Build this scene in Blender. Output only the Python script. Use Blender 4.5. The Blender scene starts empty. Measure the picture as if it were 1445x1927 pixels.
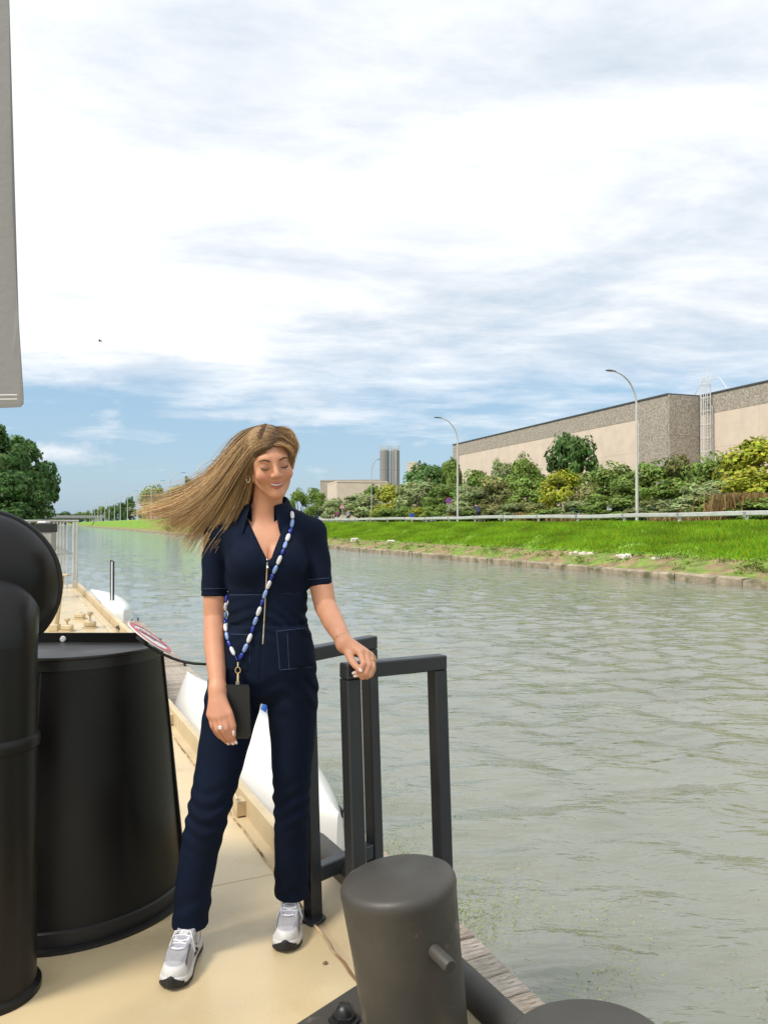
import bpy, bmesh, math, random
import numpy as np
from mathutils import Vector, Matrix
R = math.radians
random.seed(7); RNG = np.random.default_rng(11)
SC = bpy.context.scene
COL = SC.collection
# ------------------------------------------------------------------ camera
CAMZ, F, CX, CY, HOR = 1.42, 1447.0, 722.5, 963.5, 985.0
PITCH = math.atan((HOR - CY) / F)
cd = bpy.data.cameras.new('camera'); cam = bpy.data.objects.new('camera', cd); COL.objects.link(cam)
cd.sensor_fit = 'VERTICAL'; cd.sensor_height = 36.0; cd.lens = F / 1927.0 * 36.0
cd.clip_start = 0.05; cd.clip_end = 20000
cam.location = (0, 0, CAMZ); cam.rotation_euler = (math.pi / 2 + PITCH, 0, 0)
SC.camera = cam
# ------------------------------------------------------------------ sky and sun
SUN_DIR = Vector((-0.60, -0.42, 1.0)).normalized()
SUN_EL = math.asin(SUN_DIR.z); SUN_AZ = math.atan2(SUN_DIR.x, SUN_DIR.y)
W = bpy.data.worlds.new('World'); SC.world = W; W.use_nodes = True
def build_world():
    nt = W.node_tree; N = nt.nodes; L = nt.links; N.clear()
    def n(t, **k):
        o = N.new(t)
        for a, b in k.items(): setattr(o, a, b)
        return o
    def m(op, a, b=None, clamp=False):
        o = n('ShaderNodeMath', operation=op, use_clamp=clamp)
        for i, v in enumerate((a, b)):
            if v is None: continue
            if isinstance(v, (int, float)): o.inputs[i].default_value = v
            else: L.new(v, o.inputs[i])
        return o.outputs[0]
    def ramp(v, pts):
        o = n('ShaderNodeValToRGB'); e = o.color_ramp.elements
        e[0].position, e[1].position = pts[0][0], pts[-1][0]
        e[0].color = (pts[0][1],) * 3 + (1,) if isinstance(pts[0][1], (int, float)) else pts[0][1] + (1,)
        e[1].color = (pts[-1][1],) * 3 + (1,) if isinstance(pts[-1][1], (int, float)) else pts[-1][1] + (1,)
        for p, c in pts[1:-1]:
            q = e.new(p); q.color = (c,) * 3 + (1,) if isinstance(c, (int, float)) else c + (1,)
        L.new(v, o.inputs[0]); return o.outputs[0]
    def mix(f, a, b):
        o = n('ShaderNodeMix', data_type='RGBA')
        for s, v in ((o.inputs[0], f), (o.inputs[6], a), (o.inputs[7], b)):
            if isinstance(v, (int, float)): s.default_value = v
            elif isinstance(v, tuple): s.default_value = v + (1,)
            else: L.new(v, s)
        return o.outputs[2]
    sky = n('ShaderNodeTexSky', sky_type='NISHITA', sun_disc=False, sun_elevation=SUN_EL, sun_rotation=SUN_AZ)
    sky.air_density = 1.2; sky.dust_density = 1.0; sky.ozone_density = 1.6
    tc = n('ShaderNodeTexCoord'); sp = n('ShaderNodeSeparateXYZ'); L.new(tc.outputs['Generated'], sp.inputs[0])
    z = m('MAXIMUM', sp.outputs[2], 0.0)
    den = m('ADD', z, 0.10)
    u = m('DIVIDE', sp.outputs[0], den); v = m('DIVIDE', sp.outputs[1], den)
    cb = n('ShaderNodeCombineXYZ'); L.new(u, cb.inputs[0]); L.new(v, cb.inputs[1])
    def noise(sc, det, rough, off, dist=0.0):
        mp = n('ShaderNodeMapping'); mp.inputs[1].default_value = off; mp.inputs[3].default_value = (sc[0], sc[1], 1)
        mp.inputs[2].default_value = (0, 0, R(-18))
        L.new(cb.outputs[0], mp.inputs[0])
        o = n('ShaderNodeTexNoise'); o.inputs['Scale'].default_value = 1.0; o.inputs['Detail'].default_value = det
        o.inputs['Roughness'].default_value = rough; o.inputs['Distortion'].default_value = dist
        L.new(mp.outputs[0], o.inputs[0]); return o.outputs[0]
    n1 = noise((0.75, 0.95), 9, 0.58, (3.1, 1.7, 0), 0.12)
    n2 = noise((1.5, 2.4), 9, 0.62, (7.7, 0.4, 3), 0.2)
    n3 = noise((0.35, 0.5), 3, 0.5, (0.2, 5.4, 1))
    cover = ramp(z, [(0.0, 0.0), (0.06, 0.03), (0.13, 0.16), (0.20, 0.36), (0.34, 0.62), (0.6, 0.72)])
    d = m('ADD', m('ADD', m('MULTIPLY', n1, 0.75), m('MULTIPLY', n2, 0.35)), m('SUBTRACT', cover, 0.62))
    mask = ramp(d, [(0.08, 0.0), (0.22, 0.55), (0.42, 0.97)])
    # a few low fair-weather cumulus near the horizon
    lit = ramp(m('ADD', m('MULTIPLY', n2, 0.6), m('MULTIPLY', n3, 0.5)), [(0.36, (4.9, 5.9, 6.9)), (0.48, (7.0, 7.5, 8.1)), (0.60, (9.4, 9.5, 9.6))])
    glow = n('ShaderNodeVectorMath', operation='DOT_PRODUCT'); L.new(tc.outputs['Generated'], glow.inputs[0]); glow.inputs[1].default_value = SUN_DIR
    g = ramp(glow.outputs['Value'], [(0.2, 1.0), (0.6, 1.1), (1.0, 1.5)])
    litg = n('ShaderNodeVectorMath', operation='MULTIPLY'); L.new(lit, litg.inputs[0]); L.new(g, litg.inputs[1])
    base = n('ShaderNodeVectorMath', operation='MULTIPLY'); L.new(sky.outputs[0], base.inputs[0]); base.inputs[1].default_value = (1.0, 1.0, 1.0)
    thin = mix(0.55, base.outputs[0], (3.5, 5.6, 7.9))
    # low fair-weather cumulus: direction-space noise, only in a band close to the horizon
    mp = n('ShaderNodeMapping'); mp.inputs[3].default_value = (7, 7, 17); mp.inputs[1].default_value = (2.3, 0.6, 0.4); L.new(tc.outputs['Generated'], mp.inputs[0])
    o = n('ShaderNodeTexNoise'); o.inputs['Scale'].default_value = 1.0; o.inputs['Detail'].default_value = 7; o.inputs['Roughness'].default_value = 0.55; L.new(mp.outputs[0], o.inputs[0])
    band = ramp(z, [(0.03, 0.0), (0.09, 1.0), (0.13, 0.9), (0.19, 0.0)])
    puff = m('MULTIPLY', ramp(o.outputs[0], [(0.57, 0.0), (0.70, 0.9)]), band)
    c = mix(mask, thin, litg.outputs[0])
    c = mix(puff, c, (8.0, 8.2, 8.5))
    bg = n('ShaderNodeBackground'); bg.inputs[1].default_value = 0.095; L.new(c, bg.inputs[0])
    out = n('ShaderNodeOutputWorld'); L.new(bg.outputs[0], out.inputs[0])
build_world()
sl = bpy.data.lights.new('sun', 'SUN'); sun = bpy.data.objects.new('sun', sl); COL.objects.link(sun)
sl.energy = 2.4; sl.angle = R(13); sl.color = (1.0, 0.93, 0.83)
sun.rotation_euler = SUN_DIR.to_track_quat('Z', 'Y').to_euler()
SC.view_settings.view_transform = 'Standard'; SC.view_settings.look = 'None'
SC.view_settings.exposure = 0.33; SC.view_settings.gamma = 1.0; SC.view_settings.use_curve_mapping = False
SC.cycles.max_bounces = 6; SC.cycles.caustics_reflective = False; SC.cycles.caustics_refractive = False

# ------------------------------------------------------------------ helpers
_c, _s = math.cos(PITCH), math.sin(PITCH)
def ray(px, py):
    a, b = (px - CX) / F, (CY - py) / F
    return np.array([a, _c - b * _s, _s + b * _c])
def pix(px, py, Y):
    r = ray(px, py); return np.array([0, 0, CAMZ]) + r * (Y / r[1])
def pixz(px, py, z):
    r = ray(px, py); return np.array([0, 0, CAMZ]) + r * ((z - CAMZ) / r[2])
def tag(o, label=None, cat=None, group=None, kind=None):
    for k, v in (('label', label), ('category', cat), ('group', group), ('kind', kind)):
        if v: o[k] = v
    return o
def empty(name, loc, label=None, cat=None, group=None, rz=0):
    o = bpy.data.objects.new(name, None); COL.objects.link(o); o.location = loc; o.rotation_euler = (0, 0, rz)
    o.empty_display_size = 0.1
    return tag(o, label, cat, group)
def copy_tree(o, parent=None):
    c = o.copy(); COL.objects.link(c); c.parent = parent
    for ch in list(o.children): copy_tree(ch, c)
    return c
class MB:
    """collects shapes; build() links them as one mesh object"""
    def __init__(s): s.v = []; s.f = []
    def add(s, vs, fs):
        k = len(s.v); s.v += [tuple(float(c) for c in p) for p in vs]; s.f += [tuple(i + k for i in q) for q in fs]; return s
    def box(s, x0, x1, y0, y1, z0, z1, M=None):
        vs = [(x, y, z) for z in (z0, z1) for y in (y0, y1) for x in (x0, x1)]
        if M is not None: vs = [M @ Vector(p) for p in vs]
        return s.add(vs, [(0, 2, 3, 1), (4, 5, 7, 6), (0, 1, 5, 4), (2, 6, 7, 3), (0, 4, 6, 2), (1, 3, 7, 5)])
    def bbox(s, x0, x1, y0, y1, z0, z1, b=0.004, M=None):
        """box with chamfered edges"""
        xs, ys, zs = (x0, x1), (y0, y1), (z0, z1); vs = []; idx = {}
        for i in (0, 1):
            for j in (0, 1):
                for k in (0, 1):
                    p = [xs[i], ys[j], zs[k]]; sg = [b if q == 0 else -b for q in (i, j, k)]
                    for a in range(3):
                        q = [p[t] + (sg[t] if t != a else 0) for t in range(3)]
                        idx[i, j, k, a] = len(vs); vs.append(tuple(q))
        fs = []
        for a in range(3):
            o = [t for t in range(3) if t != a]
            for side in (0, 1):
                q = []
                for (c1, c2) in ((0, 0), (1, 0), (1, 1), (0, 1)):
                    t = [0, 0, 0]; t[a] = side; t[o[0]] = c1; t[o[1]] = c2; q.append(idx[t[0], t[1], t[2], a])
                fs.append(tuple(q))
            for c1 in (0, 1):
                for c2 in (0, 1):
                    t = [0, 0, 0]; t[o[0]] = c1; t[o[1]] = c2; t2 = list(t); t2[a] = 1
                    fs.append((idx[(*t, o[0])], idx[(*t2, o[0])], idx[(*t2, o[1])], idx[(*t, o[1])]))
        for i in (0, 1):
            for j in (0, 1):
                for k in (0, 1): fs.append(tuple(idx[i, j, k, a] for a in range(3)))
        if M is not None: vs = [M @ Vector(p) for p in vs]
        return s.add(vs, fs)
    def tube(s, path, r, n=8, caps=True, closed=False):
        P = [Vector(p) for p in path]; m = len(P)
        rr = list(r) if hasattr(r, '__len__') else [r] * m
        vs = []; ref = None
        for i, p in enumerate(P):
            if closed: t = P[(i + 1) % m] - P[i - 1]
            else: t = P[min(i + 1, m - 1)] - P[max(i - 1, 0)]
            if t.length < 1e-9: t = Vector((0, 0, 1))
            t.normalize()
            if ref is None:
                ref = Vector((0, 0, 1)) if abs(t.z) < 0.9 else Vector((1, 0, 0))
            a = ref - t * ref.dot(t); a.normalize(); b = t.cross(a); ref = a
            for k in range(n):
                w = 2 * math.pi * k / n; vs.append(p + (a * math.cos(w) + b * math.sin(w)) * rr[i])
        fs = []
        for i in range(m if closed else m - 1):
            j = (i + 1) % m
            for k in range(n):
                k2 = (k + 1) % n; fs.append((i * n + k, i * n + k2, j * n + k2, j * n + k))
        if caps and not closed: fs += [tuple(range(n))[::-1], tuple((m - 1) * n + k for k in range(n))]
        return s.add(vs, fs)
    def lathe(s, prof, c=(0, 0, 0), n=32, M=None, a0=0, a1=2 * math.pi, caps=False):
        full = abs(a1 - a0 - 2 * math.pi) < 1e-6; m = n if full else n + 1; vs = []
        for r, z in prof:
            for k in range(m):
                w = a0 + (a1 - a0) * k / n; p = Vector((r * math.cos(w), r * math.sin(w), z))
                vs.append((M @ p if M is not None else p) + Vector(c))
        fs = []
        for i in range(len(prof) - 1):
            for k in range(n):
                k2 = (k + 1) % m; fs.append((i * m + k, i * m + k2, (i + 1) * m + k2, (i + 1) * m + k))
        if caps: fs += [tuple(range(m))[::-1], tuple((len(prof) - 1) * m + k for k in range(m))]
        return s.add(vs, fs)
    def prism(s, poly, d, M=None):
        """polygon in local xy extruded to +z by d"""
        n = len(poly); vs = [Vector((x, y, 0)) for x, y in poly] + [Vector((x, y, d)) for x, y in poly]
        if M is not None: vs = [M @ p for p in vs]
        return s.add(vs, [tuple(range(n))[::-1], tuple(range(n, 2 * n))] + [(i, (i + 1) % n, n + (i + 1) % n, n + i) for i in range(n)])
    def build(s, name, mat, parent=None, smooth=False, world=False, ang=40):
        me = bpy.data.meshes.new(name); vs = s.v
        if world and parent is not None:
            inv = parent.matrix_basis.inverted(); vs = [tuple(inv @ Vector(p)) for p in vs]
        me.from_pydata(vs, [], s.f); me.update()
        if mat: me.materials.append(mat)
        bm = bmesh.new(); bm.from_mesh(me); bmesh.ops.recalc_face_normals(bm, faces=bm.faces); bm.to_mesh(me); bm.free()
        if smooth:
            me.polygons.foreach_set('use_smooth', [True] * len(me.polygons))
            me.set_sharp_from_angle(angle=R(ang))
        o = bpy.data.objects.new(name, me); COL.objects.link(o); o.parent = parent
        return o
def np_mesh(name, V, Fq, mat, parent=None, smooth=False, col=None, colname='Col'):
    """mesh from numpy arrays: V (n,3), Fq (m,3|4); col (n,3)"""
    me = bpy.data.meshes.new(name); V = np.asarray(V, np.float32); Fq = np.asarray(Fq, np.int32); k = Fq.shape[1]
    me.vertices.add(len(V)); me.vertices.foreach_set('co', V.ravel())
    me.loops.add(Fq.size); me.loops.foreach_set('vertex_index', Fq.ravel())
    me.polygons.add(len(Fq)); me.polygons.foreach_set('loop_start', np.arange(0, Fq.size, k, dtype=np.int32))
    me.polygons.foreach_set('use_smooth', np.full(len(Fq), smooth))
    me.update(calc_edges=True)
    if col is not None:
        at = me.color_attributes.new(colname, 'FLOAT_COLOR', 'POINT')
        c4 = np.ones((len(V), 4), np.float32); c4[:, :3] = col; at.data.foreach_set('color', c4.ravel())
    if mat: me.materials.append(mat)
    o = bpy.data.objects.new(name, me); COL.objects.link(o); o.parent = parent
    return o
def basis(x, y, z, loc=(0, 0, 0)):
    M = Matrix.Identity(4)
    for i, a in enumerate((x, y, z)):
        for j in range(3): M[j][i] = a[j]
    for j in range(3): M[j][3] = loc[j]
    return M
# ------------------------------------------------------------------ materials
def mat(name, col, rough=0.6, metal=0.0, var=0.12, vscale=4.0, bump=0.0, bscale=40.0, attr=None, col2=None, c2lo=0.5, c2hi=0.65, c2scale=2.0, coat=0.0, spec=0.5, trans=0.0, stretch=None, rvar=0.0, sheen=0.0, bdist=0.01, coord='Object', sss=0.0):
    M = bpy.data.materials.new(name); M.use_nodes = True; nt = M.node_tree; N = nt.nodes; L = nt.links
    b = N['Principled BSDF']; b.inputs['Roughness'].default_value = rough; b.inputs['Metallic'].default_value = metal
    b.inputs['Coat Weight'].default_value = coat; b.inputs['Specular IOR Level'].default_value = spec
    b.inputs['Sheen Weight'].default_value = sheen
    if sss: b.inputs['Subsurface Weight'].default_value = sss; b.inputs['Subsurface Radius'].default_value = (0.012, 0.005, 0.003); b.inputs['Subsurface Scale'].default_value = 1.0
    tc = N.new('ShaderNodeTexCoord'); src = tc.outputs[coord]
    if stretch:
        mp = N.new('ShaderNodeMapping'); mp.inputs[3].default_value = stretch; L.new(src, mp.inputs[0]); src = mp.outputs[0]
    def noise(sc, det=5):
        o = N.new('ShaderNodeTexNoise'); o.inputs['Scale'].default_value = sc; o.inputs['Detail'].default_value = det; L.new(src, o.inputs[0]); return o.outputs[0]
    def mixc(f, a, bb, blend='MIX'):
        o = N.new('ShaderNodeMix'); o.data_type = 'RGBA'; o.blend_type = blend
        for sck, v in ((o.inputs[0], f), (o.inputs[6], a), (o.inputs[7], bb)):
            if isinstance(v, (int, float)): sck.default_value = v
            elif isinstance(v, tuple): sck.default_value = (v + (1,))[:4]
            else: L.new(v, sck)
        return o.outputs[2]
    if attr:
        at = N.new('ShaderNodeVertexColor'); at.layer_name = attr; c = at.outputs[0]
    else:
        rgb = N.new('ShaderNodeRGB'); rgb.outputs[0].default_value = (*col, 1); c = rgb.outputs[0]
    if col2:
        mr = N.new('ShaderNodeMapRange'); mr.inputs[1].default_value = c2lo; mr.inputs[2].default_value = c2hi; L.new(noise(c2scale, 8), mr.inputs[0])
        c = mixc(mr.outputs[0], c, col2)
    if var:
        mr = N.new('ShaderNodeMapRange'); mr.inputs[1].default_value = 0.3; mr.inputs[2].default_value = 0.7
        mr.inputs[3].default_value = 1 - var; mr.inputs[4].default_value = 1 + var; L.new(noise(vscale, 6), mr.inputs[0])
        vm = N.new('ShaderNodeVectorMath'); vm.operation = 'SCALE'; L.new(c, vm.inputs[0]); L.new(mr.outputs[0], vm.inputs['Scale']); c = vm.outputs[0]
    L.new(c, b.inputs['Base Color'])
    if rvar:
        mr = N.new('ShaderNodeMapRange'); mr.inputs[1].default_value = 0.3; mr.inputs[2].default_value = 0.7
        mr.inputs[3].default_value = max(0.02, rough - rvar); mr.inputs[4].default_value = rough + rvar; L.new(noise(vscale * 1.7, 7), mr.inputs[0]); L.new(mr.outputs[0], b.inputs['Roughness'])
    if bump:
        bp = N.new('ShaderNodeBump'); bp.inputs['Strength'].default_value = bump; bp.inputs['Distance'].default_value = bdist
        L.new(noise(bscale, 6), bp.inputs['Height']); L.new(bp.outputs[0], b.inputs['Normal'])
    if trans:
        tr = N.new('ShaderNodeBsdfTranslucent'); L.new(c, tr.inputs[0]); mx = N.new('ShaderNodeMixShader'); mx.inputs[0].default_value = trans
        L.new(b.outputs[0], mx.inputs[1]); L.new(tr.outputs[0], mx.inputs[2]); L.new(mx.outputs[0], N['Material Output'].inputs[0])
    return M
# ------------------------------------------------------------------ canal frame
TH = math.atan((CX - 100.0) / F); cT, sT = math.cos(TH), math.sin(TH)
WATER = -0.65
def cn(s, v, z): return np.array([v * cT - s * sT, v * sT + s * cT, z])
def s_at(px, v):
    t = (px - CX) / F; Y = v / (t * cT + sT); return Y * (cT - t * sT), Y
def smooth01(x): x = min(1, max(0, x)); return x * x * (3 - 2 * x)
def prof(s):
    w = smooth01((s - 105) / 60)
    cv, cz = 27.4 + (24.2 - 27.4) * w, 1.36 + (2.6 - 1.36) * w
    return cv, cz
GZ = 1.38
def ground_z(s, v):
    cv, cz = prof(s)
    w = smooth01((s - 105) / 60)
    top = GZ + 1.22 * w
    if v < cv: return -0.4 + (v - 21.2) / (cv - 21.2) * (cz + 0.4)
    return top + 0.35 * smooth01((v - 37) / 4)
M_grassg = mat('grass_ground', (0.17, 0.32, 0.025), 0.9, var=0.35, vscale=1.3, bump=0.6, bscale=8, bdist=0.1, col2=(0.22, 0.36, 0.035), c2scale=0.5)
M_shore = mat('shore_soil', (0.27, 0.20, 0.10), 0.95, var=0.35, vscale=2.5, bump=0.7, bscale=7, bdist=0.1, col2=(0.17, 0.24, 0.04), c2lo=0.47, c2hi=0.55, c2scale=0.8)
M_field = mat('field_ground', (0.08, 0.11, 0.03), 0.95, var=0.3, vscale=0.3)
M_asph = mat('road_asphalt', (0.07, 0.07, 0.07), 0.9, var=0.2, vscale=2, bump=0.3, bscale=60)
def strip(name, vz, ss, m, label_kind='structure'):
    V, Fc = [], []; n = len(vz(ss[0]))
    for s in ss:
        for v, z in vz(s): V.append(cn(s, v, z))
    for i in range(len(ss) - 1):
        for j in range(n - 1): Fc.append((i * n + j, i * n + j + 1, (i + 1) * n + j + 1, (i + 1) * n + j))
    o = np_mesh(name, np.array(V), np.array(Fc), m, smooth=True); o['kind'] = label_kind; return o
SS = [-80, -20, 0, 10, 20, 30, 40, 50, 60, 75, 90, 105, 115, 125, 135, 145, 155, 165, 200, 300, 500, 900, 2500]
def jit(s, j): return 0.10 * math.sin(s * 1.7 + j * 2.1) + 0.06 * math.sin(s * 4.1 + j)
SSf = sorted(set(SS + [float(x) for x in np.arange(8, 125, 1.5)]))
def shore_vz(s):
    cv, cz = prof(s)
    return [(21.1, -0.40)] + [(21.1 + k * 0.42, -0.40 + 0.13 * k + 0.35 * jit(s, k) * min(k, 4 - k + 0.3) * 0.4) for k in (1, 2, 3)] + [(22.9, 0.10)]
strip('shore_strip', shore_vz, SSf, M_shore)
def bank_vz(s):
    cv, cz = prof(s); a = (22.9, 0.10)
    return [a] + [(a[0] + (cv - a[0]) * t, a[1] + (cz - a[1]) * t + 0.5 * jit(s, 9 * t)) for t in (0.25, 0.5, 0.75)] + [(cv, cz), (28.6, ground_z(s, 28.6))]
strip('grass_bank', bank_vz, SSf, M_grassg)
strip('road', lambda s: [(28.6, ground_z(s, 30)), (36.2, ground_z(s, 36.2))], SS, M_asph)
strip('ground', lambda s: [(36.2, ground_z(s, 36.2)), (37.5, ground_z(s, 37.5)), (41, ground_z(s, 41)), (60, GZ + 0.4), (1500, GZ + 0.4)], SS, M_field)
strip('left_bank', lambda s: [(-1500, 1.6), (-16, 1.5), (-12, 1.3), (-9.5, -0.4), (-9.4, -2.0)], SS, M_field)
strip('canal_bed', lambda s: [(-9.6, -2.2), (21.3, -2.2)], SS, M_field)
# road edge line
M_paint = mat('road_paint', (0.7, 0.7, 0.68), 0.7, var=0.1)
strip('road_edge_line', lambda s: [(29.0, ground_z(s, 30) + 0.005), (29.15, ground_z(s, 30) + 0.005)], SS, M_paint)
# ------------------------------------------------------------------ water
def water_material():
    M = bpy.data.materials.new('canal_water'); M.use_nodes = True; nt = M.node_tree; N = nt.nodes; L = nt.links
    b = N['Principled BSDF']; b.inputs['Roughness'].default_value = 0.05; b.inputs['IOR'].default_value = 1.6; b.inputs['Specular IOR Level'].default_value = 0.85
    tc = N.new('ShaderNodeTexCoord')
    def nz(sc, det, stretch, rot, rough=0.5, dist=0.0):
        mp = N.new('ShaderNodeMapping'); mp.inputs[3].default_value = stretch; mp.inputs[2].default_value = (0, 0, rot); L.new(tc.outputs['Object'], mp.inputs[0])
        o = N.new('ShaderNodeTexNoise'); o.inputs['Scale'].default_value = sc; o.inputs['Detail'].default_value = det; o.inputs['Roughness'].default_value = rough; o.inputs['Distortion'].default_value = dist
        L.new(mp.outputs[0], o.inputs[0]); return o.outputs[0]
    def mth(op, a, bb):
        o = N.new('ShaderNodeMath'); o.operation = op
        for i, v in enumerate((a, bb)):
            if isinstance(v, (int, float)): o.inputs[i].default_value = v
            else: L.new(v, o.inputs[i])
        return o.outputs[0]
    big = nz(1.7, 2, (0.75, 1.5, 1), R(8), 0.5, 0.5)
    mid = nz(4.6, 3, (0.7, 1.7, 1), R(-6), 0.55, 0.5)
    sm = nz(11.0, 3, (0.6, 1.5, 1), R(3))
    h = mth('ADD', mth('ADD', mth('MULTIPLY', big, 0.75), mth('MULTIPLY', mid, 0.30)), mth('MULTIPLY', sm, 0.10))
    bp = N.new('ShaderNodeBump'); bp.inputs['Strength'].default_value = 1.0; bp.inputs['Distance'].default_value = 0.055
    L.new(h, bp.inputs['Height']); L.new(bp.outputs[0], b.inputs['Normal'])
    cn_ = nz(0.5, 4, (1, 1, 1), 0); mr = N.new('ShaderNodeMapRange'); mr.inputs[1].default_value = 0.35; mr.inputs[2].default_value = 0.65; L.new(cn_, mr.inputs[0])
    mx = N.new('ShaderNodeMix'); mx.data_type = 'RGBA'; mx.inputs[6].default_value = (0.165, 0.172, 0.128, 1); mx.inputs[7].default_value = (0.205, 0.212, 0.162, 1)
    L.new(mr.outputs[0], mx.inputs[0]); L.new(mx.outputs[2], b.inputs['Base Color'])
    return M
def water_sheet():
    rng = np.random.default_rng(21); ss = [-80.0, -20.0, -6.0]; d = .07
    while ss[-1] < 2500: ss.append(ss[-1] + d); d = .07 if ss[-1] < 13 else d * 1.035
    S_, V_ = np.meshgrid(np.array(ss), np.arange(-9.45, 21.01, .0855), indexing='ij'); H = np.zeros_like(S_)
    damp = 1 / (1 + (np.maximum(S_, 0) / 45) ** 2)
    for k in range(30):
        lam = .20 * (1.15 / .20) ** rng.uniform(0, 1); a = rng.normal() * .75 + .35; kk = 2 * math.pi / lam; amp = .024 / kk * (1 + .5 * rng.uniform())
        ph = rng.uniform(0, 6.28); H += amp * np.sin(kk * (S_ * math.cos(a) + V_ * math.sin(a)) + ph + .8 * np.sin(S_ * .37 * (k % 5) + V_ * .29 + ph))
    H *= damp; H[:3] = 0; X = V_ * cT - S_ * sT; Y = V_ * sT + S_ * cT; n, m = S_.shape; i = np.arange(n * m).reshape(n, m)
    Fq = np.stack([i[:-1, :-1], i[:-1, 1:], i[1:, 1:], i[1:, :-1]], -1).reshape(-1, 4)
    o = np_mesh('water', np.stack([X, Y, WATER + H], -1).reshape(-1, 3), Fq, water_material(), smooth=True); o['kind'] = 'structure'
water_sheet()
# ------------------------------------------------------------------ quay wall of concrete blocks
M_conc = mat('quay_concrete', (0.33, 0.27, 0.19), 0.9, var=0.35, vscale=2.5, bump=0.8, bscale=9, bdist=0.04, col2=(0.16, 0.15, 0.08), c2lo=0.52, c2hi=0.62, c2scale=1.6)
wall = empty('quay_wall', cn(30, 21, WATER), 'low weathered concrete edge wall along the far bank at the waterline', 'quay wall')
def quay_block(s0, s1, dz, dv):
    m = MB(); nseg = max(1, int((s1 - s0) / 0.75)); vs = []
    for i in range(nseg + 1):
        s = s0 + 0.02 + (s1 - s0 - 0.04) * i / nseg; e = 0.02 * math.sin(s * 3.3) + random.uniform(-.012, .012)
        vs += [cn(s, 20.80 + dv, -1.6), cn(s, 20.80 + dv, WATER + 0.22 + dz + e), cn(s, 20.85 + dv, WATER + 0.275 + dz + e), cn(s, 21.2 + dv, WATER + 0.275 + dz), cn(s, 21.2 + dv, -1.6)]
    fs = []
    for i in range(nseg):
        for j in range(4): fs.append((i * 5 + j, i * 5 + j + 1, i * 5 + j + 6, i * 5 + j + 5))
    fs += [(0, 1, 2, 3, 4), tuple(nseg * 5 + k for k in (4, 3, 2, 1, 0))]
    m.add(vs, fs); m.build('block', M_conc, wall, world=True)
s = 12.0
while s < 118:
    l = random.choice((2.4, 3.0, 3.6, 4.2)); quay_block(s, s + l, random.uniform(-.025, .02), random.uniform(-.03, .03)); s += l
while s < 300: quay_block(s, s + 12, random.uniform(-.03, .02), 0); s += 12
quay_block(s, 2400, 0, 0); quay_block(-60, 12, 0, 0)
# ------------------------------------------------------------------ foliage
def leaf_mesh(P, Nn, size, elong, col, colvar, rng):
    """leaf quads (diamonds) at P with normals Nn"""
    n = len(P); t = rng.normal(size=(n, 3)); t -= (t * Nn).sum(1, keepdims=True) * Nn; t /= np.linalg.norm(t, axis=1, keepdims=True) + 1e-9
    b = np.cross(Nn, t); sz = size * rng.uniform(0.6, 1.35, (n, 1)); a = t * sz * elong; w = b * sz * 0.5
    V = np.stack([P - a, P + w + a * 0.1, P + a, P - w + a * 0.1], 1).reshape(-1, 3)
    Fq = np.arange(n * 4).reshape(n, 4)
    c = np.array(col)[None] * (1 + colvar * rng.uniform(-1, 1, (n, 1))) * (1 + 0.18 * rng.uniform(-1, 1, (n, 3)))
    return V, Fq, np.repeat(np.clip(c, 0.004, 1), 4, 0)
def crown_pts(rng, n, rad, cen, nclump, crad, up=0.35, shell=0.6, droop=0):
    d = rng.normal(size=(nclump, 3)); d /= np.linalg.norm(d, axis=1, keepdims=True); d[:, 2] = np.where(d[:, 2] < -0.55, -d[:, 2], d[:, 2])
    rr = rng.uniform(shell, 1.0, (nclump, 1)) ** 0.6
    cc = d * rr * np.array(rad) * (1 - crad * 0.6) + np.array(cen)
    which = rng.integers(0, nclump, n); off = rng.normal(size=(n, 3)); off /= np.linalg.norm(off, axis=1, keepdims=True)
    cr = crad * np.mean(rad) * rng.uniform(0.55, 1.3, nclump)
    P = cc[which] + off * (rng.uniform(0.35, 1, (n, 1)) ** 0.5) * cr[which, None] * np.array([1, 1, 0.8])
    if droop: P[:, 2] -= droop * rng.uniform(0, 1, n) ** 2
    Nn = off + 0.7 * d[which] + np.array([0, 0, up]) + 0.6 * rng.normal(size=(n, 3)); Nn /= np.linalg.norm(Nn, axis=1, keepdims=True)
    tint = rng.uniform(0.72, 1.25, nclump)[which]
    return P, Nn, tint
M_leaf = mat('foliage_leaf', (0.1, 0.1, 0.1), 0.55, var=0.0, attr='Col', trans=0.25, spec=0.3)
M_bark = mat('bark', (0.10, 0.075, 0.05), 0.95, var=0.4, vscale=6, bump=0.8, bscale=20)
KINDS = {  # colour, leaf size factor, elongation, clumps, clump radius
    'mid': ((0.105, 0.155, 0.028), 1.0, 0.9, 30, 0.30), 'willow': ((0.17, 0.205, 0.085), 0.9, 1.7, 34, 0.30), 'yellow': ((0.20, 0.215, 0.018), 1.0, 0.9, 30, 0.30),
    'dark': ((0.055, 0.11, 0.025), 1.0, 0.9, 36, 0.30), 'olive': ((0.145, 0.15, 0.05), 0.9, 1.5, 24, 0.34), 'forest': ((0.045, 0.095, 0.022), 1.0, 0.9, 60, 0.24)}
PROTO = {}
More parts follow.
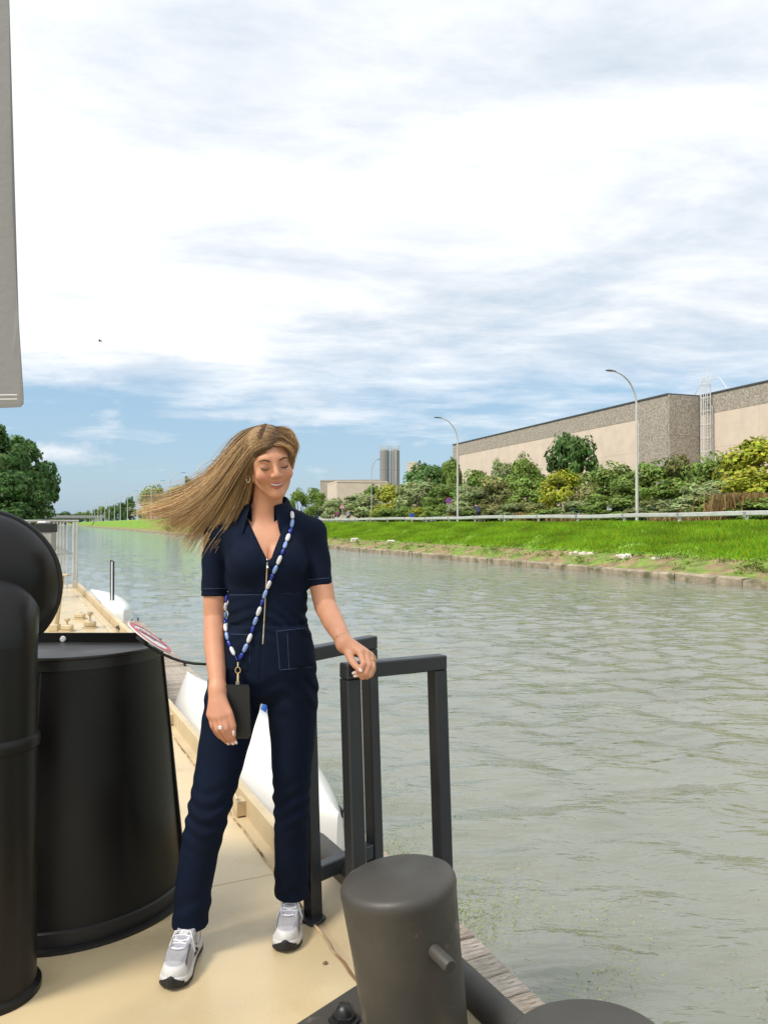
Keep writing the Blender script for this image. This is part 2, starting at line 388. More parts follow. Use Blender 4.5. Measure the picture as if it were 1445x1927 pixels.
def plant_proto(kind, var, tree, n):
    key = (kind, var, tree)
    if key in PROTO: return PROTO[key]
    rng = np.random.default_rng(abs(hash(kind)) % 1000 + var * 17 + (5 if tree else 0)) if False else np.random.default_rng(sum(map(ord, kind)) * 7 + var * 17 + (5 if tree else 0))
    col, ls, el, ncl, cr = KINDS[kind]
    if tree: rad, cen = (0.5, 0.5, 0.36), (0, 0, 0.62)
    else: rad, cen = (0.5, 0.5, 0.62), (0, 0, 0.38)
    P, Nn, tint = crown_pts(rng, n, rad, cen, ncl, cr, shell=0.40)
    if not tree: P[:, 2] = np.abs(P[:, 2] - 0.01) + 0.01
    V, Fq, c = leaf_mesh(P, Nn, 0.034 * ls, el, np.array(col) * 1.8, 0.3, rng); c *= np.repeat(tint, 4)[:, None]
    me = np_mesh('crown_mesh', V, Fq, M_leaf, col=c); m1 = me.data; bpy.data.objects.remove(me)
    t = MB()
    if tree:
        t.tube([(0, 0, 0), (0.01, 0, 0.2), (-0.01, 0.01, 0.45), (0, 0, 0.75)], [0.035, 0.026, 0.02, 0.006], 8)
        for k in range(6):
            a = k * 1.05 + var; z0 = 0.28 + 0.06 * k
            t.tube([(0, 0, z0), (0.14 * math.cos(a), 0.14 * math.sin(a), z0 + 0.12), (0.30 * math.cos(a), 0.30 * math.sin(a), z0 + 0.2)], [0.014, 0.009, 0.003], 6)
    else:
        for k in range(7):
            a = k * 0.9 + var; t.tube([(0.04 * math.cos(a), 0.04 * math.sin(a), 0), (0.15 * math.cos(a), 0.15 * math.sin(a), 0.35), (0.3 * math.cos(a), 0.3 * math.sin(a), 0.7)], [0.016, 0.010, 0.003], 6)
    ob = t.build('stem', M_bark, smooth=True); m2 = ob.data; bpy.data.objects.remove(ob)
    PROTO[key] = (m1, m2); return PROTO[key]
def plant(name, kind, tree, loc, w, h, label, group, var=0, n=4600, rz=None, cat=None, d=None):
    m1, m2 = plant_proto(kind, var, tree, n)
    e = empty(name, loc, label, cat or ('tree' if tree else 'shrub'), group, rz=random.uniform(0, 6.28) if rz is None else rz)
    e.scale = (w, d or w, h)
    for nm, me in (('crown', m1), ('trunk' if tree else 'stems', m2)):
        o = bpy.data.objects.new(nm, me); COL.objects.link(o); o.parent = e
    return e
# ------------------------------------------------------------------ grass on the bank, weeds on the shore
M_blade = mat('grass_blade', (0.1, 0.2, 0.02), 0.6, var=0, attr='Col', trans=0.3, spec=0.3)
def grass_stuff():
    rng = np.random.default_rng(3); n = 62000
    s = 14 + 106 * rng.uniform(0, 1, n) ** 1.25; v = rng.uniform(22.75, 28.7, n)
    V0 = np.array([cn(a, b, ground_z(a, b) if b > 22.9 else 0.08) for a, b in zip(s, v)]); V0[:, 2] -= 0.03
    edge = np.clip((v - 22.7) / 0.6, 0.3, 1)
    Vs, Fs, Cs = [], [], []; k = 0
    patch = 0.5 + 0.5 * np.sin(s * 0.9 + 2 * np.sin(v * 1.3)) * np.sin(v * 1.9 + s * 0.21)
    for j in range(3):
        h = rng.uniform(0.09, 0.24, n) * edge * (0.8 + 0.5 * patch); a = rng.uniform(0, 6.28, n); w = rng.uniform(0.025, 0.05, n)
        off = rng.normal(scale=0.07, size=(n, 3)); off[:, 2] = 0; b = V0 + off
        t = np.stack([np.cos(a), np.sin(a), 0 * a], 1) * w[:, None]
        lean = np.stack([np.cos(a * 1.7), np.sin(a * 1.7), 0 * a], 1) * (h * 0.5)[:, None]
        top = b + lean; top[:, 2] += h
        Vs += [np.stack([b - t, b + t, top], 1).reshape(-1, 3)]; Fs += [np.arange(3 * n).reshape(n, 3) + k]; k += 3 * n
        c = np.array([0.27, 0.46, 0.03])[None] * (0.72 + 0.5 * patch[:, None]) * rng.uniform(0.7, 1.3, (n, 1)); c[:, 0] *= rng.uniform(0.7, 1.5, n); Cs.append(np.repeat(c, 3, 0))
    o = np_mesh('bank_grass', np.concatenate(Vs), np.concatenate(Fs), M_blade, col=np.concatenate(Cs))
    tag(o, 'lush bright green grass covering the far canal bank', 'grass', kind='stuff')
grass_stuff()
def weeds_stuff():
    rng = np.random.default_rng(5); P, Nn, T = [], [], []
    for i in range(260):
        s = 16 + 95 * rng.uniform() ** 1.3; v = rng.uniform(21.3, 23.0); z = -0.38 + (v - 21.1) * 0.28
        m = rng.integers(12, 60); r = rng.uniform(0.08, 0.34)
        off = rng.normal(size=(m, 3)) * np.array([r, r, r * 0.45]); off[:, 2] = np.abs(off[:, 2])
        P.append(cn(s, v, z) + off); q = rng.normal(size=(m, 3)) + np.array([0, 0, 0.8]); Nn.append(q / np.linalg.norm(q, axis=1, keepdims=True)); T.append(np.full(m, rng.uniform(0.6, 1.5)))
    P, Nn, T = map(np.concatenate, (P, Nn, T))
    V, Fq, c = leaf_mesh(P, Nn, 0.05, 1.0, (0.16, 0.22, 0.03), 0.3, rng); c *= np.repeat(T, 4)[:, None]
    tag(np_mesh('shore_weeds', V, Fq, M_leaf, col=c), 'scattered low weeds on the bare soil above the quay wall', 'weeds', kind='stuff')
weeds_stuff()
M_rub = mat('pale_stone', (0.62, 0.57, 0.48), 0.9, var=0.2, vscale=5)
for i, (px, w, h) in enumerate([(735, 0.8, 0.25), (1105, 1.0, 0.13), (1180, 0.9, 0.2), (672, 0.7, 0.3), (1240, 0.4, 0.1), (1085, 0.4, 0.15)]):
    v = 22.5; s, Y = s_at(px, v); m = MB()
    for k in range(4):
        q = w * 0.28; mm = Matrix.Translation(Vector(cn(s + random.uniform(-.5, .5) * w, v + random.uniform(-.3, .3), -0.02))) @ Matrix.Rotation(random.uniform(0, 3), 4, 'Z') @ Matrix.Rotation(random.uniform(-.4, .4), 4, 'X')
        m.bbox(-q, q, -q * .6, q * .6, -0.06, h * random.uniform(.4, 1), 0.03, mm)
    tag(m.build('rubble', M_rub), 'pale broken stones in the soil of the far shore, ' + ['near her shoulder', 'below the white parked bicycle', 'beneath the nearest lamp', 'closest to her sleeve', 'right of the nearest lamp', 'left of the nearest lamp'][i], 'rubble', 'pale rubble patches on the shore')
# ------------------------------------------------------------------ guard rail
M_galv = mat('galvanised_steel', (0.62, 0.62, 0.58), 0.45, 0.3, var=0.12, vscale=3, bump=0.1, bscale=30)
M_galvd = mat('galvanised_dark', (0.33, 0.33, 0.31), 0.6, 0.3, var=0.2, vscale=3)
RV = 28.3
gr = empty('guard_rail', cn(30, RV, GZ), 'galvanised W-beam crash barrier running along the top of the far bank', 'guard rail')
wp = [(0.0, 0.27), (0.035, 0.25), (0.035, 0.235), (0.0, 0.20), (-0.012, 0.17), (0.0, 0.14), (0.035, 0.105), (0.035, 0.09), (0.0, 0.05), (0.02, 0.05), (0.055, 0.09), (0.055, 0.25), (0.02, 0.27)]
def rail_dip(s): return 0.02 * math.sin(s * 0.31) + 0.015 * math.sin(s * 0.83)
s = 9.1
k = 0
while s < 125:
    s1 = s + 4.0; m = MB(); vs = []
    for a in np.linspace(s - 0.12, s1, 5):
        vs += [cn(a, RV - d - (0.003 if a < s else 0), GZ + 0.30 + z + rail_dip(a)) for d, z in wp]
    n = len(wp); fs = [(i * n + j, i * n + (j + 1) % n, (i + 1) * n + (j + 1) % n, (i + 1) * n + j) for i in range(4) for j in range(n)] + [tuple(range(n)), tuple(range(4 * n, 5 * n))[::-1]]
    m.add(vs, fs); m.build('beam', M_galv, gr, world=True)
    m = MB(); z0 = ground_z(s, RV); M4 = basis((-sT, cT, 0), (cT, sT, 0), (0, 0, 1), cn(s, RV + 0.075, 0))
    m.box(-0.06, 0.06, -0.055, 0.04, z0 - 0.3, GZ + 0.56, M4); m.build('post', M_galv, gr, world=True)
    m = MB(); M4 = basis((-sT, cT, 0), (cT, sT, 0), (0, 0, 1), cn(s, RV - 0.05, 0)); m.box(-0.07, 0.07, -0.02, 0.0, GZ + 0.33, GZ + 0.56, M4); m.build('splice_plate', M_galvd, gr, world=True)
    s = s1
# ------------------------------------------------------------------ street lamps
M_pole = mat('lamp_pole', (0.62, 0.60, 0.55), 0.55, 0.1, var=0.08, vscale=2)
M_head = mat('lamp_head', (0.16, 0.17, 0.18), 0.5, 0.2, var=0.1)
M_lens = mat('lamp_lens', (0.6, 0.6, 0.58), 0.2, var=0.0)
def lamp_proto(name, h, arm, rise, short=False):
    e = empty(name, (0, 0, 0)); m = MB(); path = [(0, 0, -0.3), (0, 0, 0.8), (0, 0, h - rise)]; rr = [0.12, 0.105, 0.075]
    for k in range(1, 11):
        a = k / 10 * math.pi / 2 * 0.93; path.append((-arm * (1 - math.cos(a)) , 0, h - rise + rise * math.sin(a))); rr.append(0.072 - 0.003 * k)
    m.tube(path, rr, 10); m.build('pole', M_pole, e, smooth=True)
    x, z = path[-1][0], path[-1][2]; m = MB(); vs = []
    for i, (dx, w, t) in enumerate([(0.1, .05, .04), (-0.1, .10, .05), (-0.3, .16, .07), (-0.55, .16, .07), (-0.75, .07, .03)]):
        for (yy, zz) in ((-w, 0), (-w * .6, t), (w * .6, t), (w, 0), (w * .5, -t * .5), (-w * .5, -t * .5)): vs.append((x + dx, yy, z + zz + 0.02))
    fs = [(i * 6 + j, i * 6 + (j + 1) % 6, (i + 1) * 6 + (j + 1) % 6, (i + 1) * 6 + j) for i in range(4) for j in range(6)] + [tuple(range(6)), tuple(range(24, 30))[::-1]]
    m.add(vs, fs); hd = m.build('lamp_head', M_head, e, smooth=True)
    m = MB(); m.box(x - 0.55, x - 0.15, -0.08, 0.08, z - 0.03, z - 0.018); m.build('lens', M_lens, hd)
    m = MB(); m.box(-0.11, -0.10, -0.05, 0.05, 0.5, 0.9); m.build('service_door', M_galvd, e)
    return e
lp = lamp_proto('street_lamp', 10.0, 2.0, 2.1)
gl = 'street lamps along the canal road'
first = True
for px, v, ytop, lab in [(1198, 36.4, 702, 'tall pale street lamp with curved arm, nearest, in front of the warehouse'), (861, 36.4, 788, 'street lamp with curved arm at the left end of the big warehouse'), (699, 37.0, 865, 'small-looking street lamp left of the two silos')]:
    s, Y = s_at(px, v); g = ground_z(s, v); h = 1.42 + (HOR - ytop) / F * Y - g
    o = lp if first else copy_tree(lp); first = False
    o.location = cn(s, v, g); o.scale = (h / 10.0 if h > 9 else 0.5, 1, h / 10.0); o.rotation_euler = (0, 0, TH - (0.9 if px == 699 else 0.0) + (math.pi if px == 699 else 0)); tag(o, lab, 'street lamp', gl)
xs = [372, 320, 285, 259, 240.5, 227, 216, 206, 198, 191, 185, 179, 174, 170]
for i, px in enumerate(xs):
    v = 25.6; s, Y = s_at(px, v); g = ground_z(s, v); o = copy_tree(lp); o.location = cn(s, v, g); h = 13.6 - g
    o.scale = (1.5, 1, h / 10.0); o.rotation_euler = (0, 0, TH + math.pi)
    tag(o, 'far street lamp, %s from her hair in the receding left row' % 'first second third fourth fifth sixth seventh eighth ninth tenth eleventh twelfth thirteenth fourteenth'.split()[i], 'street lamp', gl)
# ------------------------------------------------------------------ warehouse
WT = math.atan((CX - 228.0) / F); wc, ws = math.cos(WT), math.sin(WT)
def wf(s, p, z): return np.array([p * wc - s * ws, p * ws + s * wc, z])
M_beige = mat('beige_concrete_panel', (0.72, 0.59, 0.47), 0.85, var=0.07, vscale=0.8, bump=0.25, bscale=15, bdist=0.02)
M_pebble = mat('washed_pebble_panel', (0.37, 0.315, 0.255), 0.95, var=0.25, vscale=6, bump=0.9, bscale=12, bdist=0.05, col2=(0.44, 0.385, 0.32), c2lo=0.45, c2hi=0.6, c2scale=6)
M_flash = mat('roof_flashing', (0.10, 0.10, 0.10), 0.5, 0.4, var=0.1)
M_roof = mat('roof_felt', (0.15, 0.15, 0.15), 0.9)
MW = lambda s, p, z=0: basis((-ws, wc, 0), (-wc, -ws, 0), (0, 0, 1), wf(s, p, z))   # local x along facade, y towards canal
P1, P2, S0 = 48.2, 51.8, 59.0
ZT, ZB = 13.4, 11.6
_t = (855 - CX) / F; S1 = P1 / (_t * wc + ws) * (wc - _t * ws)
wh = empty('warehouse', wf(S0, P1, GZ + .4), 'long beige warehouse with dark pebbled band along its roof edge', 'warehouse')
def panel(par, s0, s1, z0, z1, p, m_, dpt=0.25, name='wall_panel'):
    m = MB(); m.bbox(0.004, s1 - s0 - 0.004, 0, dpt, z0 + 0.004, z1 - 0.004, 0.006, MW(s0, p)); return m.build(name, m_, par, world=True)
def core(par, s0, s1, p0, p1, z):
    m = MB(); m.box(0, s1 - s0, -(p1 - p0), -0.01, GZ - 0.5, z, MW(s0, p0)); m.build('core_wall', M_pebble, par, world=True)
    m = MB(); m.box(-0.1, s1 - s0 + 0.1, -(p1 - p0) - 0.1, 0.33, z - 0.02, z + 0.12, MW(s0, p0)); m.build('roof_edge', M_flash, par, world=True)
core(wh, S0, S1, P1, P1 + 60, ZT)
E = 4.2
panel(wh, S0, S0 + E, GZ, 6.2, P1, M_pebble); panel(wh, S0, S0 + E, 6.2, 9.6, P1, M_pebble); panel(wh, S0, S0 + E, 9.6, ZT - .03, P1, M_pebble)
panel(wh, S1 - 2.2, S1, GZ, 7.5, P1, M_pebble); panel(wh, S1 - 2.2, S1, 7.5, ZT - .03, P1, M_pebble)
ns = 7
for i in range(ns):
    a = S0 + E + (S1 - 2.2 - S0 - E) * i / ns; b = S0 + E + (S1 - 2.2 - S0 - E) * (i + 1) / ns
    for z0, z1 in ((GZ, 5.0), (5.0, 8.4), (8.4, ZB)): panel(wh, a, b, z0, z1, P1, M_beige, 0.23)
    panel(wh, a, b, ZB, ZT - .03, P1, M_pebble)
# return wall panels at the gap (local x runs away from the canal)
MR = basis((wc, ws, 0), (ws, -wc, 0), (0, 0, 1), wf(S0, P1 - .24, 0))
for z0, z1 in ((GZ, 6.2), (6.2, 9.6), (9.6, ZT - .03)):
    m = MB(); m.bbox(0.01, 3.4, 0, 0.24, z0 + .01, z1 - .01, .012, MR); m.build('wall_panel', M_pebble, wh, world=True)
wh2 = empty('warehouse', wf(20, P2, GZ + .4), 'set-back warehouse block at the right edge beyond the roof ladder', 'warehouse')
core(wh2, 10, S0 - 0.3, P2, P2 + 60, ZT)
ns = 7
for i in range(ns):
    a = 10 + (S0 - .3 - 10) * i / ns; b = 10 + (S0 - .3 - 10) * (i + 1) / ns
    for z0, z1 in ((GZ, 5.0), (5.0, 8.4), (8.4, ZB)): panel(wh2, a, b, z0, z1, P2, M_beige, 0.23)
    panel(wh2, a, b, ZB, ZT - .03, P2, M_pebble)
# caged ladder in the recess
M_white = mat('white_steel', (0.78, 0.78, 0.77), 0.4, 0.1, var=0.05)
ld = empty('roof_ladder', wf(S0 - 0.8, P2 - 0.6, GZ), 'white caged access ladder rising past the roof between the warehouse blocks', 'ladder')
ML = basis((-ws, wc, 0), (-wc, -ws, 0), (0, 0, 1), wf(S0 - 1.5, P2 - 0.5, 0))
def lb(name, fn, m_=M_white):
    m = MB(); fn(m); m.v = [tuple(ML @ Vector(p)) for p in m.v]; return m.build(name, m_, ld, world=True, smooth=True)
for x in (-0.3, 0.3): lb('rail', lambda m: m.tube([(x, 0, 3), (x, 0, 15.0)], 0.05, 6))
for i in range(38): lb('rung', lambda m: m.tube([(-0.3, 0, 3.2 + i * 0.31), (0.3, 0, 3.2 + i * 0.31)], 0.02, 5))
for z in np.arange(5.5, 15.1, 1.25): lb('cage_hoop', lambda m: m.tube([(0.42 * math.cos(a) * 1.0, 0.35 + 0.42 * math.sin(a), z) for a in np.linspace(-0.9, math.pi + .9, 14)], 0.035, 5))
for a in (0.2, 1.0, math.pi / 2, 2.1, 2.94): lb('cage_bar', lambda m: m.tube([(0.42 * math.cos(a), 0.35 + 0.42 * math.sin(a), 5.5), (0.42 * math.cos(a), 0.35 + 0.42 * math.sin(a), 15.0)], 0.028, 5))
lb('ladder_stay', lambda m: m.tube([(1.9, 0, 13.5), (0.35, 0, 15.0)], 0.03, 5)); lb('ladder_stay', lambda m: m.tube([(-2.4, 0, 13.5), (-1.4, 0, 14.7), (-0.3, 0, 14.7)], 0.03, 5))
lb('mast', lambda m: m.tube([(0.0, 0.0, 14), (0.0, 0.0, 15.7)], 0.05, 6))
dp = MB(); dp.tube([wf(S0 - 1.9, P2 - 0.35, GZ), wf(S0 - 1.9, P2 - 0.35, 12.0), wf(S0 - 1.6, P2 - 0.35, 12.6), wf(S0 - 0.9, P2 - 0.35, 12.8)], 0.11, 8)
tag(dp.build('drain_pipe', M_galvd, smooth=True), 'grey rainwater pipe beside the white roof ladder', 'pipe')
# ------------------------------------------------------------------ far factory, silos
def quad_building(name, label, corners, ztop, zb, m_wall, band=0.8):
    e = empty(name, (*corners[0], GZ), label, 'building'); m = MB(); n = len(corners)
    m.prism([(c[0], c[1]) for c in corners], ztop - GZ + .5, Matrix.Translation((0, 0, GZ - .5))); m.build('wall', m_wall, e, world=True)
    cx_ = sum(c[0] for c in corners) / n; cy_ = sum(c[1] for c in corners) / n
    m = MB(); m.prism([(c[0] + (c[0] - cx_) * .006, c[1] + (c[1] - cy_) * .006) for c in corners], band, Matrix.Translation((0, 0, ztop - band + .1))); m.build('parapet', m_wall if band < .5 else M_flash, e, world=True)
    return e
def gp(px, Y): return ((px - CX) / F * Y, Y)
quad_building('factory_block', 'low pale factory block behind the rounded willows left of the silos', [gp(616, 190), gp(634, 176), gp(728, 178), gp(735, 195), gp(640, 215)], 1.42 + 78 / F * 180, 0, M_beige, 0.35)
quad_building('factory_block', 'longer grey-beige factory hall just behind the pale low block', [gp(603, 225), gp(716, 222), gp(716, 250), gp(603, 255)], 1.42 + 81 / F * 225, 0, mat('grey_beige_wall', (0.42, 0.36, 0.29), .85, var=.1, vscale=.5), 0.4)
quad_building('plant_tower', 'small beige plant tower right of the silos behind trees', [gp(766, 190), gp(786, 190), gp(788, 200), gp(768, 200)], 1.42 + 115 / F * 190, 0, M_beige, 0.3)
M_silo = mat('silo_metal', (0.30, 0.29, 0.27), 0.5, 0.25, var=0.12, vscale=0.5, stretch=(1, 1, 0.15))
for px, lab in ((723.5, 'left of two tall grey cylindrical silos behind the factory'), (743, 'right of two tall grey cylindrical silos behind the factory')):
    Y = 232.0; x, y = gp(px, Y); e = empty('silo', (x, y, GZ), lab, 'silo', 'twin silos'); zt = 1.42 + 136 / F * Y; r = 9.0 / F * Y
    m = MB(); pr = [(r * .2, GZ - 1)]
    for z in np.linspace(GZ - .5, zt, 9): pr += [(r, z), (r, z + 0.02)]
    pr += [(r * .96, zt + .25), (0.01, zt + .8)]; m.lathe(pr, (x, y, 0), 28); m.build('shell', M_silo, e, smooth=True, world=True)
    for k in range(1, 4):
        m = MB(); z = GZ + (zt - GZ) * k / 4; m.lathe([(r + .0, z - .1), (r + .06, z - .05), (r + .06, z + .05), (r, z + .1)], (x, y, 0), 28); m.build('seam_ring', M_galvd, e, smooth=True, world=True)
    for k in range(10):
        a = k * .628; m = MB(); m.tube([(x + r * .95 * math.cos(a), y + r * .95 * math.sin(a), zt), (x + r * .95 * math.cos(a), y + r * .95 * math.sin(a), zt + 1.5)], .06, 4); m.build('railing_post', M_galv, e, world=True)
    for z in (.75, 1.5):
        m = MB(); m.tube([(x + r * .95 * math.cos(a), y + r * .95 * math.sin(a), zt + z) for a in np.linspace(0, 6.28, 20)[:-1]], .05, 4, closed=True); m.build('railing', M_galv, e, world=True)
    if px > 730:
        m = MB(); m.tube([(x + r * .2, y - r - .15, GZ), (x + r * .2, y - r - .15, zt)], .15, 6); m.build('fill_pipe', M_galv, e, world=True)
# ------------------------------------------------------------------ shrubs and trees on the far bank
gs = 'shrubs in front of the warehouse'
SH = [ # px, top y, width px, v, kind, tree, label
 (1428, 815, 130, 44, 'yellow', 0, 'tall yellow-green shrub at the right edge of the picture'), (1345, 838, 100, 45.5, 'mid', 0, 'mid green shrub right below the roof ladder'),
 (1282, 838, 70, 46, 'olive', 0, 'thin olive shrub against the dark corner of the warehouse'), (1235, 852, 95, 44.5, 'mid', 0, 'broad green shrub just right of the nearest lamp'),
 (1150, 858, 95, 44.5, 'mid', 0, 'broad green shrub just left of the nearest lamp'), (1075, 806, 92, 45.5, 'dark', 1, 'round dark green tree standing above the shrubs'),
 (985, 840, 62, 44.5, 'mid', 0, 'upright green shrub left of the round dark tree'), (944, 850, 46, 45, 'willow', 0, 'slim grey-green shrub rising before the beige wall'),
 (905, 872, 60, 44.5, 'mid', 0, 'green shrub at the lower left end of the beige wall'), (850, 852, 44, 47, 'mid', 1, 'slim tree at the left corner of the warehouse'),
 (802, 864, 84, 48, 'dark', 1, 'dark green tree between the silos and the warehouse'),
 (1425, 880, 110, 41, 'yellow', 0, 'low yellow-green shrub behind the dry reeds'), (1340, 890, 90, 41, 'willow', 0, 'grey-green feathery shrub left of the yellow ones'),
 (1262, 890, 110, 41, 'mid', 0, 'front green shrub right of the nearest lamp pole'), (1165, 893, 90, 41.2, 'mid', 0, 'front green shrub behind the nearest lamp pole'),
 (1110, 905, 70, 40.6, 'olive', 0, 'brownish olive shrub below the round dark tree'), (1058, 876, 74, 41.4, 'yellow', 0, 'bright yellow-green shrub under the round dark tree'),
 (1000, 880, 80, 41.5, 'mid', 0, 'front green shrub left of the bright yellow-green one'), (940, 892, 80, 41.2, 'olive', 0, 'front olive shrub behind the cyclist'),
 (888, 905, 70, 40.6, 'willow', 0, 'grey-green shrub just right of the second lamp'), (836, 902, 64, 41.2, 'mid', 0, 'green shrub just left of the second lamp'),
 (782, 890, 62, 42, 'willow', 0, 'silvery willow shrub below the dark tree'), (742, 905, 66, 41.5, 'yellow', 0, 'yellow-green shrub at the foot of the silos'),
 (682, 926, 76, 44, 'willow', 0, 'wide rounded willow left of the small lamp'), (625, 930, 40, 44, 'willow', 0, 'round clipped willow beside her shoulder'),
 (702, 908, 34, 50, 'mid', 1, 'small tree in front of the pale factory wall'), (596, 910, 40, 47, 'mid', 2, 'right one of two lollipop trees beside her head'), (562, 912, 42, 47, 'mid', 2, 'left one of two lollipop trees beside her cheek')]
for i, (px, yt, wpx, v, kind, tree, lab) in enumerate(SH):
    s, Y = s_at(px, v); g = ground_z(s, v) if s < 110 else GZ + .4
    h = 1.42 + (HOR - yt) / F * Y - g; plant('tree' if tree else 'shrub', kind, 1 if tree == 1 else 0, cn(s, v, g - .05), wpx / F * Y * (1.15 if tree else 1.38), h * 1.0, lab, gs, var=i % 3, cat='tree' if tree else 'shrub')
SML = [(1180, 'mid'), (1225, 'olive'), (1290, 'willow'), (1345, 'mid'), (1135, 'mid'), (1090, 'willow'), (1030, 'mid'), (975, 'willow'), (935, 'olive'), (905, 'mid'), (868, 'willow'), (820, 'mid'), (790, 'yellow'), (762, 'mid'), (735, 'mid'), (722, 'yellow'), (1432, 'mid'), (1005, 'olive')]
ORD = 'first second third fourth fifth sixth seventh eighth ninth tenth eleventh twelfth thirteenth fourteenth fifteenth sixteenth seventeenth eighteenth'.split()
SORT = sorted((p for p, k in SML), reverse=True)
for i, (px, kind) in enumerate(SML):
    v = 38.6 + random.uniform(-.4, .4); s, Y = s_at(px, v)
    plant('weed_bush', kind, 0, cn(s, v, ground_z(s, v) - .1), random.uniform(3.4, 5.2), random.uniform(1.4, 2.3), 'low weedy verge bush below the taller shrubs, %s from the right edge' % ORD[SORT.index(px)], 'weedy verge bushes', var=i % 3, cat='bush', n=2000)
# dry reeds
def reeds(px, v, w, h, n, lab):
    rng = np.random.default_rng(int(px)); s, Y = s_at(px, v); b = cn(s, v, ground_z(s, v)); o = rng.normal(size=(n, 3)) * np.array([w * .35, .4, 0]); p = b + o; hh = h * rng.uniform(.5, 1.1, n)
    a = rng.uniform(0, 6.28, n); t = np.stack([np.cos(a), np.sin(a), 0 * a], 1) * .022; top = p + np.stack([rng.normal(size=n) * .18, rng.normal(size=n) * .12, hh], 1)
    V = np.stack([p - t, p + t, top + t * 2.5, top - t * 2.5], 1).reshape(-1, 3)
    c = np.array([.33, .22, .09])[None] * rng.uniform(.6, 1.3, (n, 1))
    tag(np_mesh('dry_reeds', V, np.arange(4 * n).reshape(n, 4), M_blade, col=np.repeat(c, 4, 0)), lab, 'reeds', kind='stuff')
reeds(1395, 38.2, 2.6, 1.7, 900, 'dry straw-coloured reeds on the verge at the right'); reeds(1010, 37.6, 2.2, .9, 500, 'short dry grass by the fence under the shrubs'); reeds(1330, 37.4, 4, .7, 900, 'dry grass fringe along the road verge'); reeds(1120, 37.4, 5, .7, 900, 'dry grass fringe by the green fence')
# left-hand trees and the far tree line
gl2 = 'big trees on the left bank'
for i, (px, yt, Y, w) in enumerate([(-40, 795, 62, 9), (30, 822, 72, 7.5), (62, 868, 86, 6.0), (8, 880, 60, 5.5)]):
    x, y = gp(px, Y); h = 1.42 + (HOR - yt) / F * Y - .9
    plant('tree', 'forest', 1, (x, y, .6), w, h * 1.06, ['tallest dark tree at the left edge', 'dark leafy tree second from the left edge', 'dark tree nearest the water on the left bank', 'lower leafy tree just above the black ventilator'][i], gl2, var=i, n=9000)
    plant('shrub', 'forest', 0, (x + 1, y - 2, .4), w * .9, h * .6, ['undergrowth under the tallest left tree', 'undergrowth below the second left tree', 'undergrowth at the waterside left tree', 'undergrowth above the black ventilator'][i], 'undergrowth below the left trees', var=i, n=5000)
gt = 'trees beyond the row of lamps'
FT = [(284, 900, 62, 42, 'willow', 1), (340, 905, 74, 40, 'yellow', 1), (354, 887, 26, 52, 'dark', 1), (318, 925, 50, 38, 'mid', 1), (392, 920, 60, 40, 'mid', 1), (246, 928, 26, 36, 'dark', 1), (228, 938, 26, 36, 'forest', 1), (212, 942, 26, 36, 'dark', 1), (196, 948, 24, 36, 'mid', 1), (181, 953, 24, 36, 'forest', 1), (166, 957, 22, 36, 'mid', 1), (153, 960, 20, 34, 'mid', 1), (440, 915, 60, 42, 'mid', 1), (490, 915, 60, 42, 'dark', 1)]
FTL = ['big grey-green willow behind the lamp row', 'bright yellow-green tree just left of the hair', 'small dark tree top above the hair', 'green tree below the grey-green willow', 'green tree hidden behind the blowing hair', 'dark tree of the far tree line nearest the willow', 'second tree of the far dark line', 'third tree of the far dark line', 'fourth tree of the far line, lighter', 'fifth tree of the far line', 'sixth tree of the far line near the bridge', 'last tree of the far line beside the bridge', 'tree far behind her hair', 'dark tree far behind her head']
for i, (px, yt, wpx, v, kind, tree) in enumerate(FT):
    s, Y = s_at(px, v); g = 2.2; h = 1.42 + (HOR - yt) / F * Y - g
    plant('tree', kind, 0, cn(s, v, g - .5), max(wpx / F * Y * 1.1, h * .5), h, FTL[i], gt, var=i % 3, cat='tree', d=max(6, wpx / F * Y))
s, Y = s_at(330, 22.6); plant('shrub', 'mid', 0, cn(s, 22.6, -.3), 4.2, 3.0, 'bush leaning over the water at the end of the far grass bank', 'waterside bush', cat='bush')
for i, (px, yt, Y) in enumerate([(112, 962, 700), (124, 960, 760), (98, 966, 640), (138, 963, 820)]):
    x, y = gp(px, Y); plant('tree', 'forest', 0, (x, y, 0), 18, 1.42 + (HOR - yt) / F * Y, 'hazy tree at the far end of the canal, ' + ['second', 'third', 'first', 'last'][i] + ' from the left', 'trees at the canal end', var=i % 3, cat='tree')
# far road bridge
br = empty('road_bridge', cn(520, 0, WATER), 'flat grey road bridge at the far end of the canal', 'bridge'); M_bc = mat('bridge_concrete', (.38, .38, .36), .8, var=.1)
MBR = basis((cT, sT, 0), (-sT, cT, 0), (0, 0, 1), cn(520, 0, 0))
for nm, b in (('deck', (-40, 30, 0, 9, 4.6, 5.6)), ('parapet', (-40, 30, -.2, 0, 5.0, 6.5)), ('abutment', (-14, -10, 0, 9, -2, 4.6)), ('abutment', (24, 29, 0, 9, -2, 4.6))):
    m = MB(); m.box(*b, MBR); m.build(nm, M_bc, br, world=True)
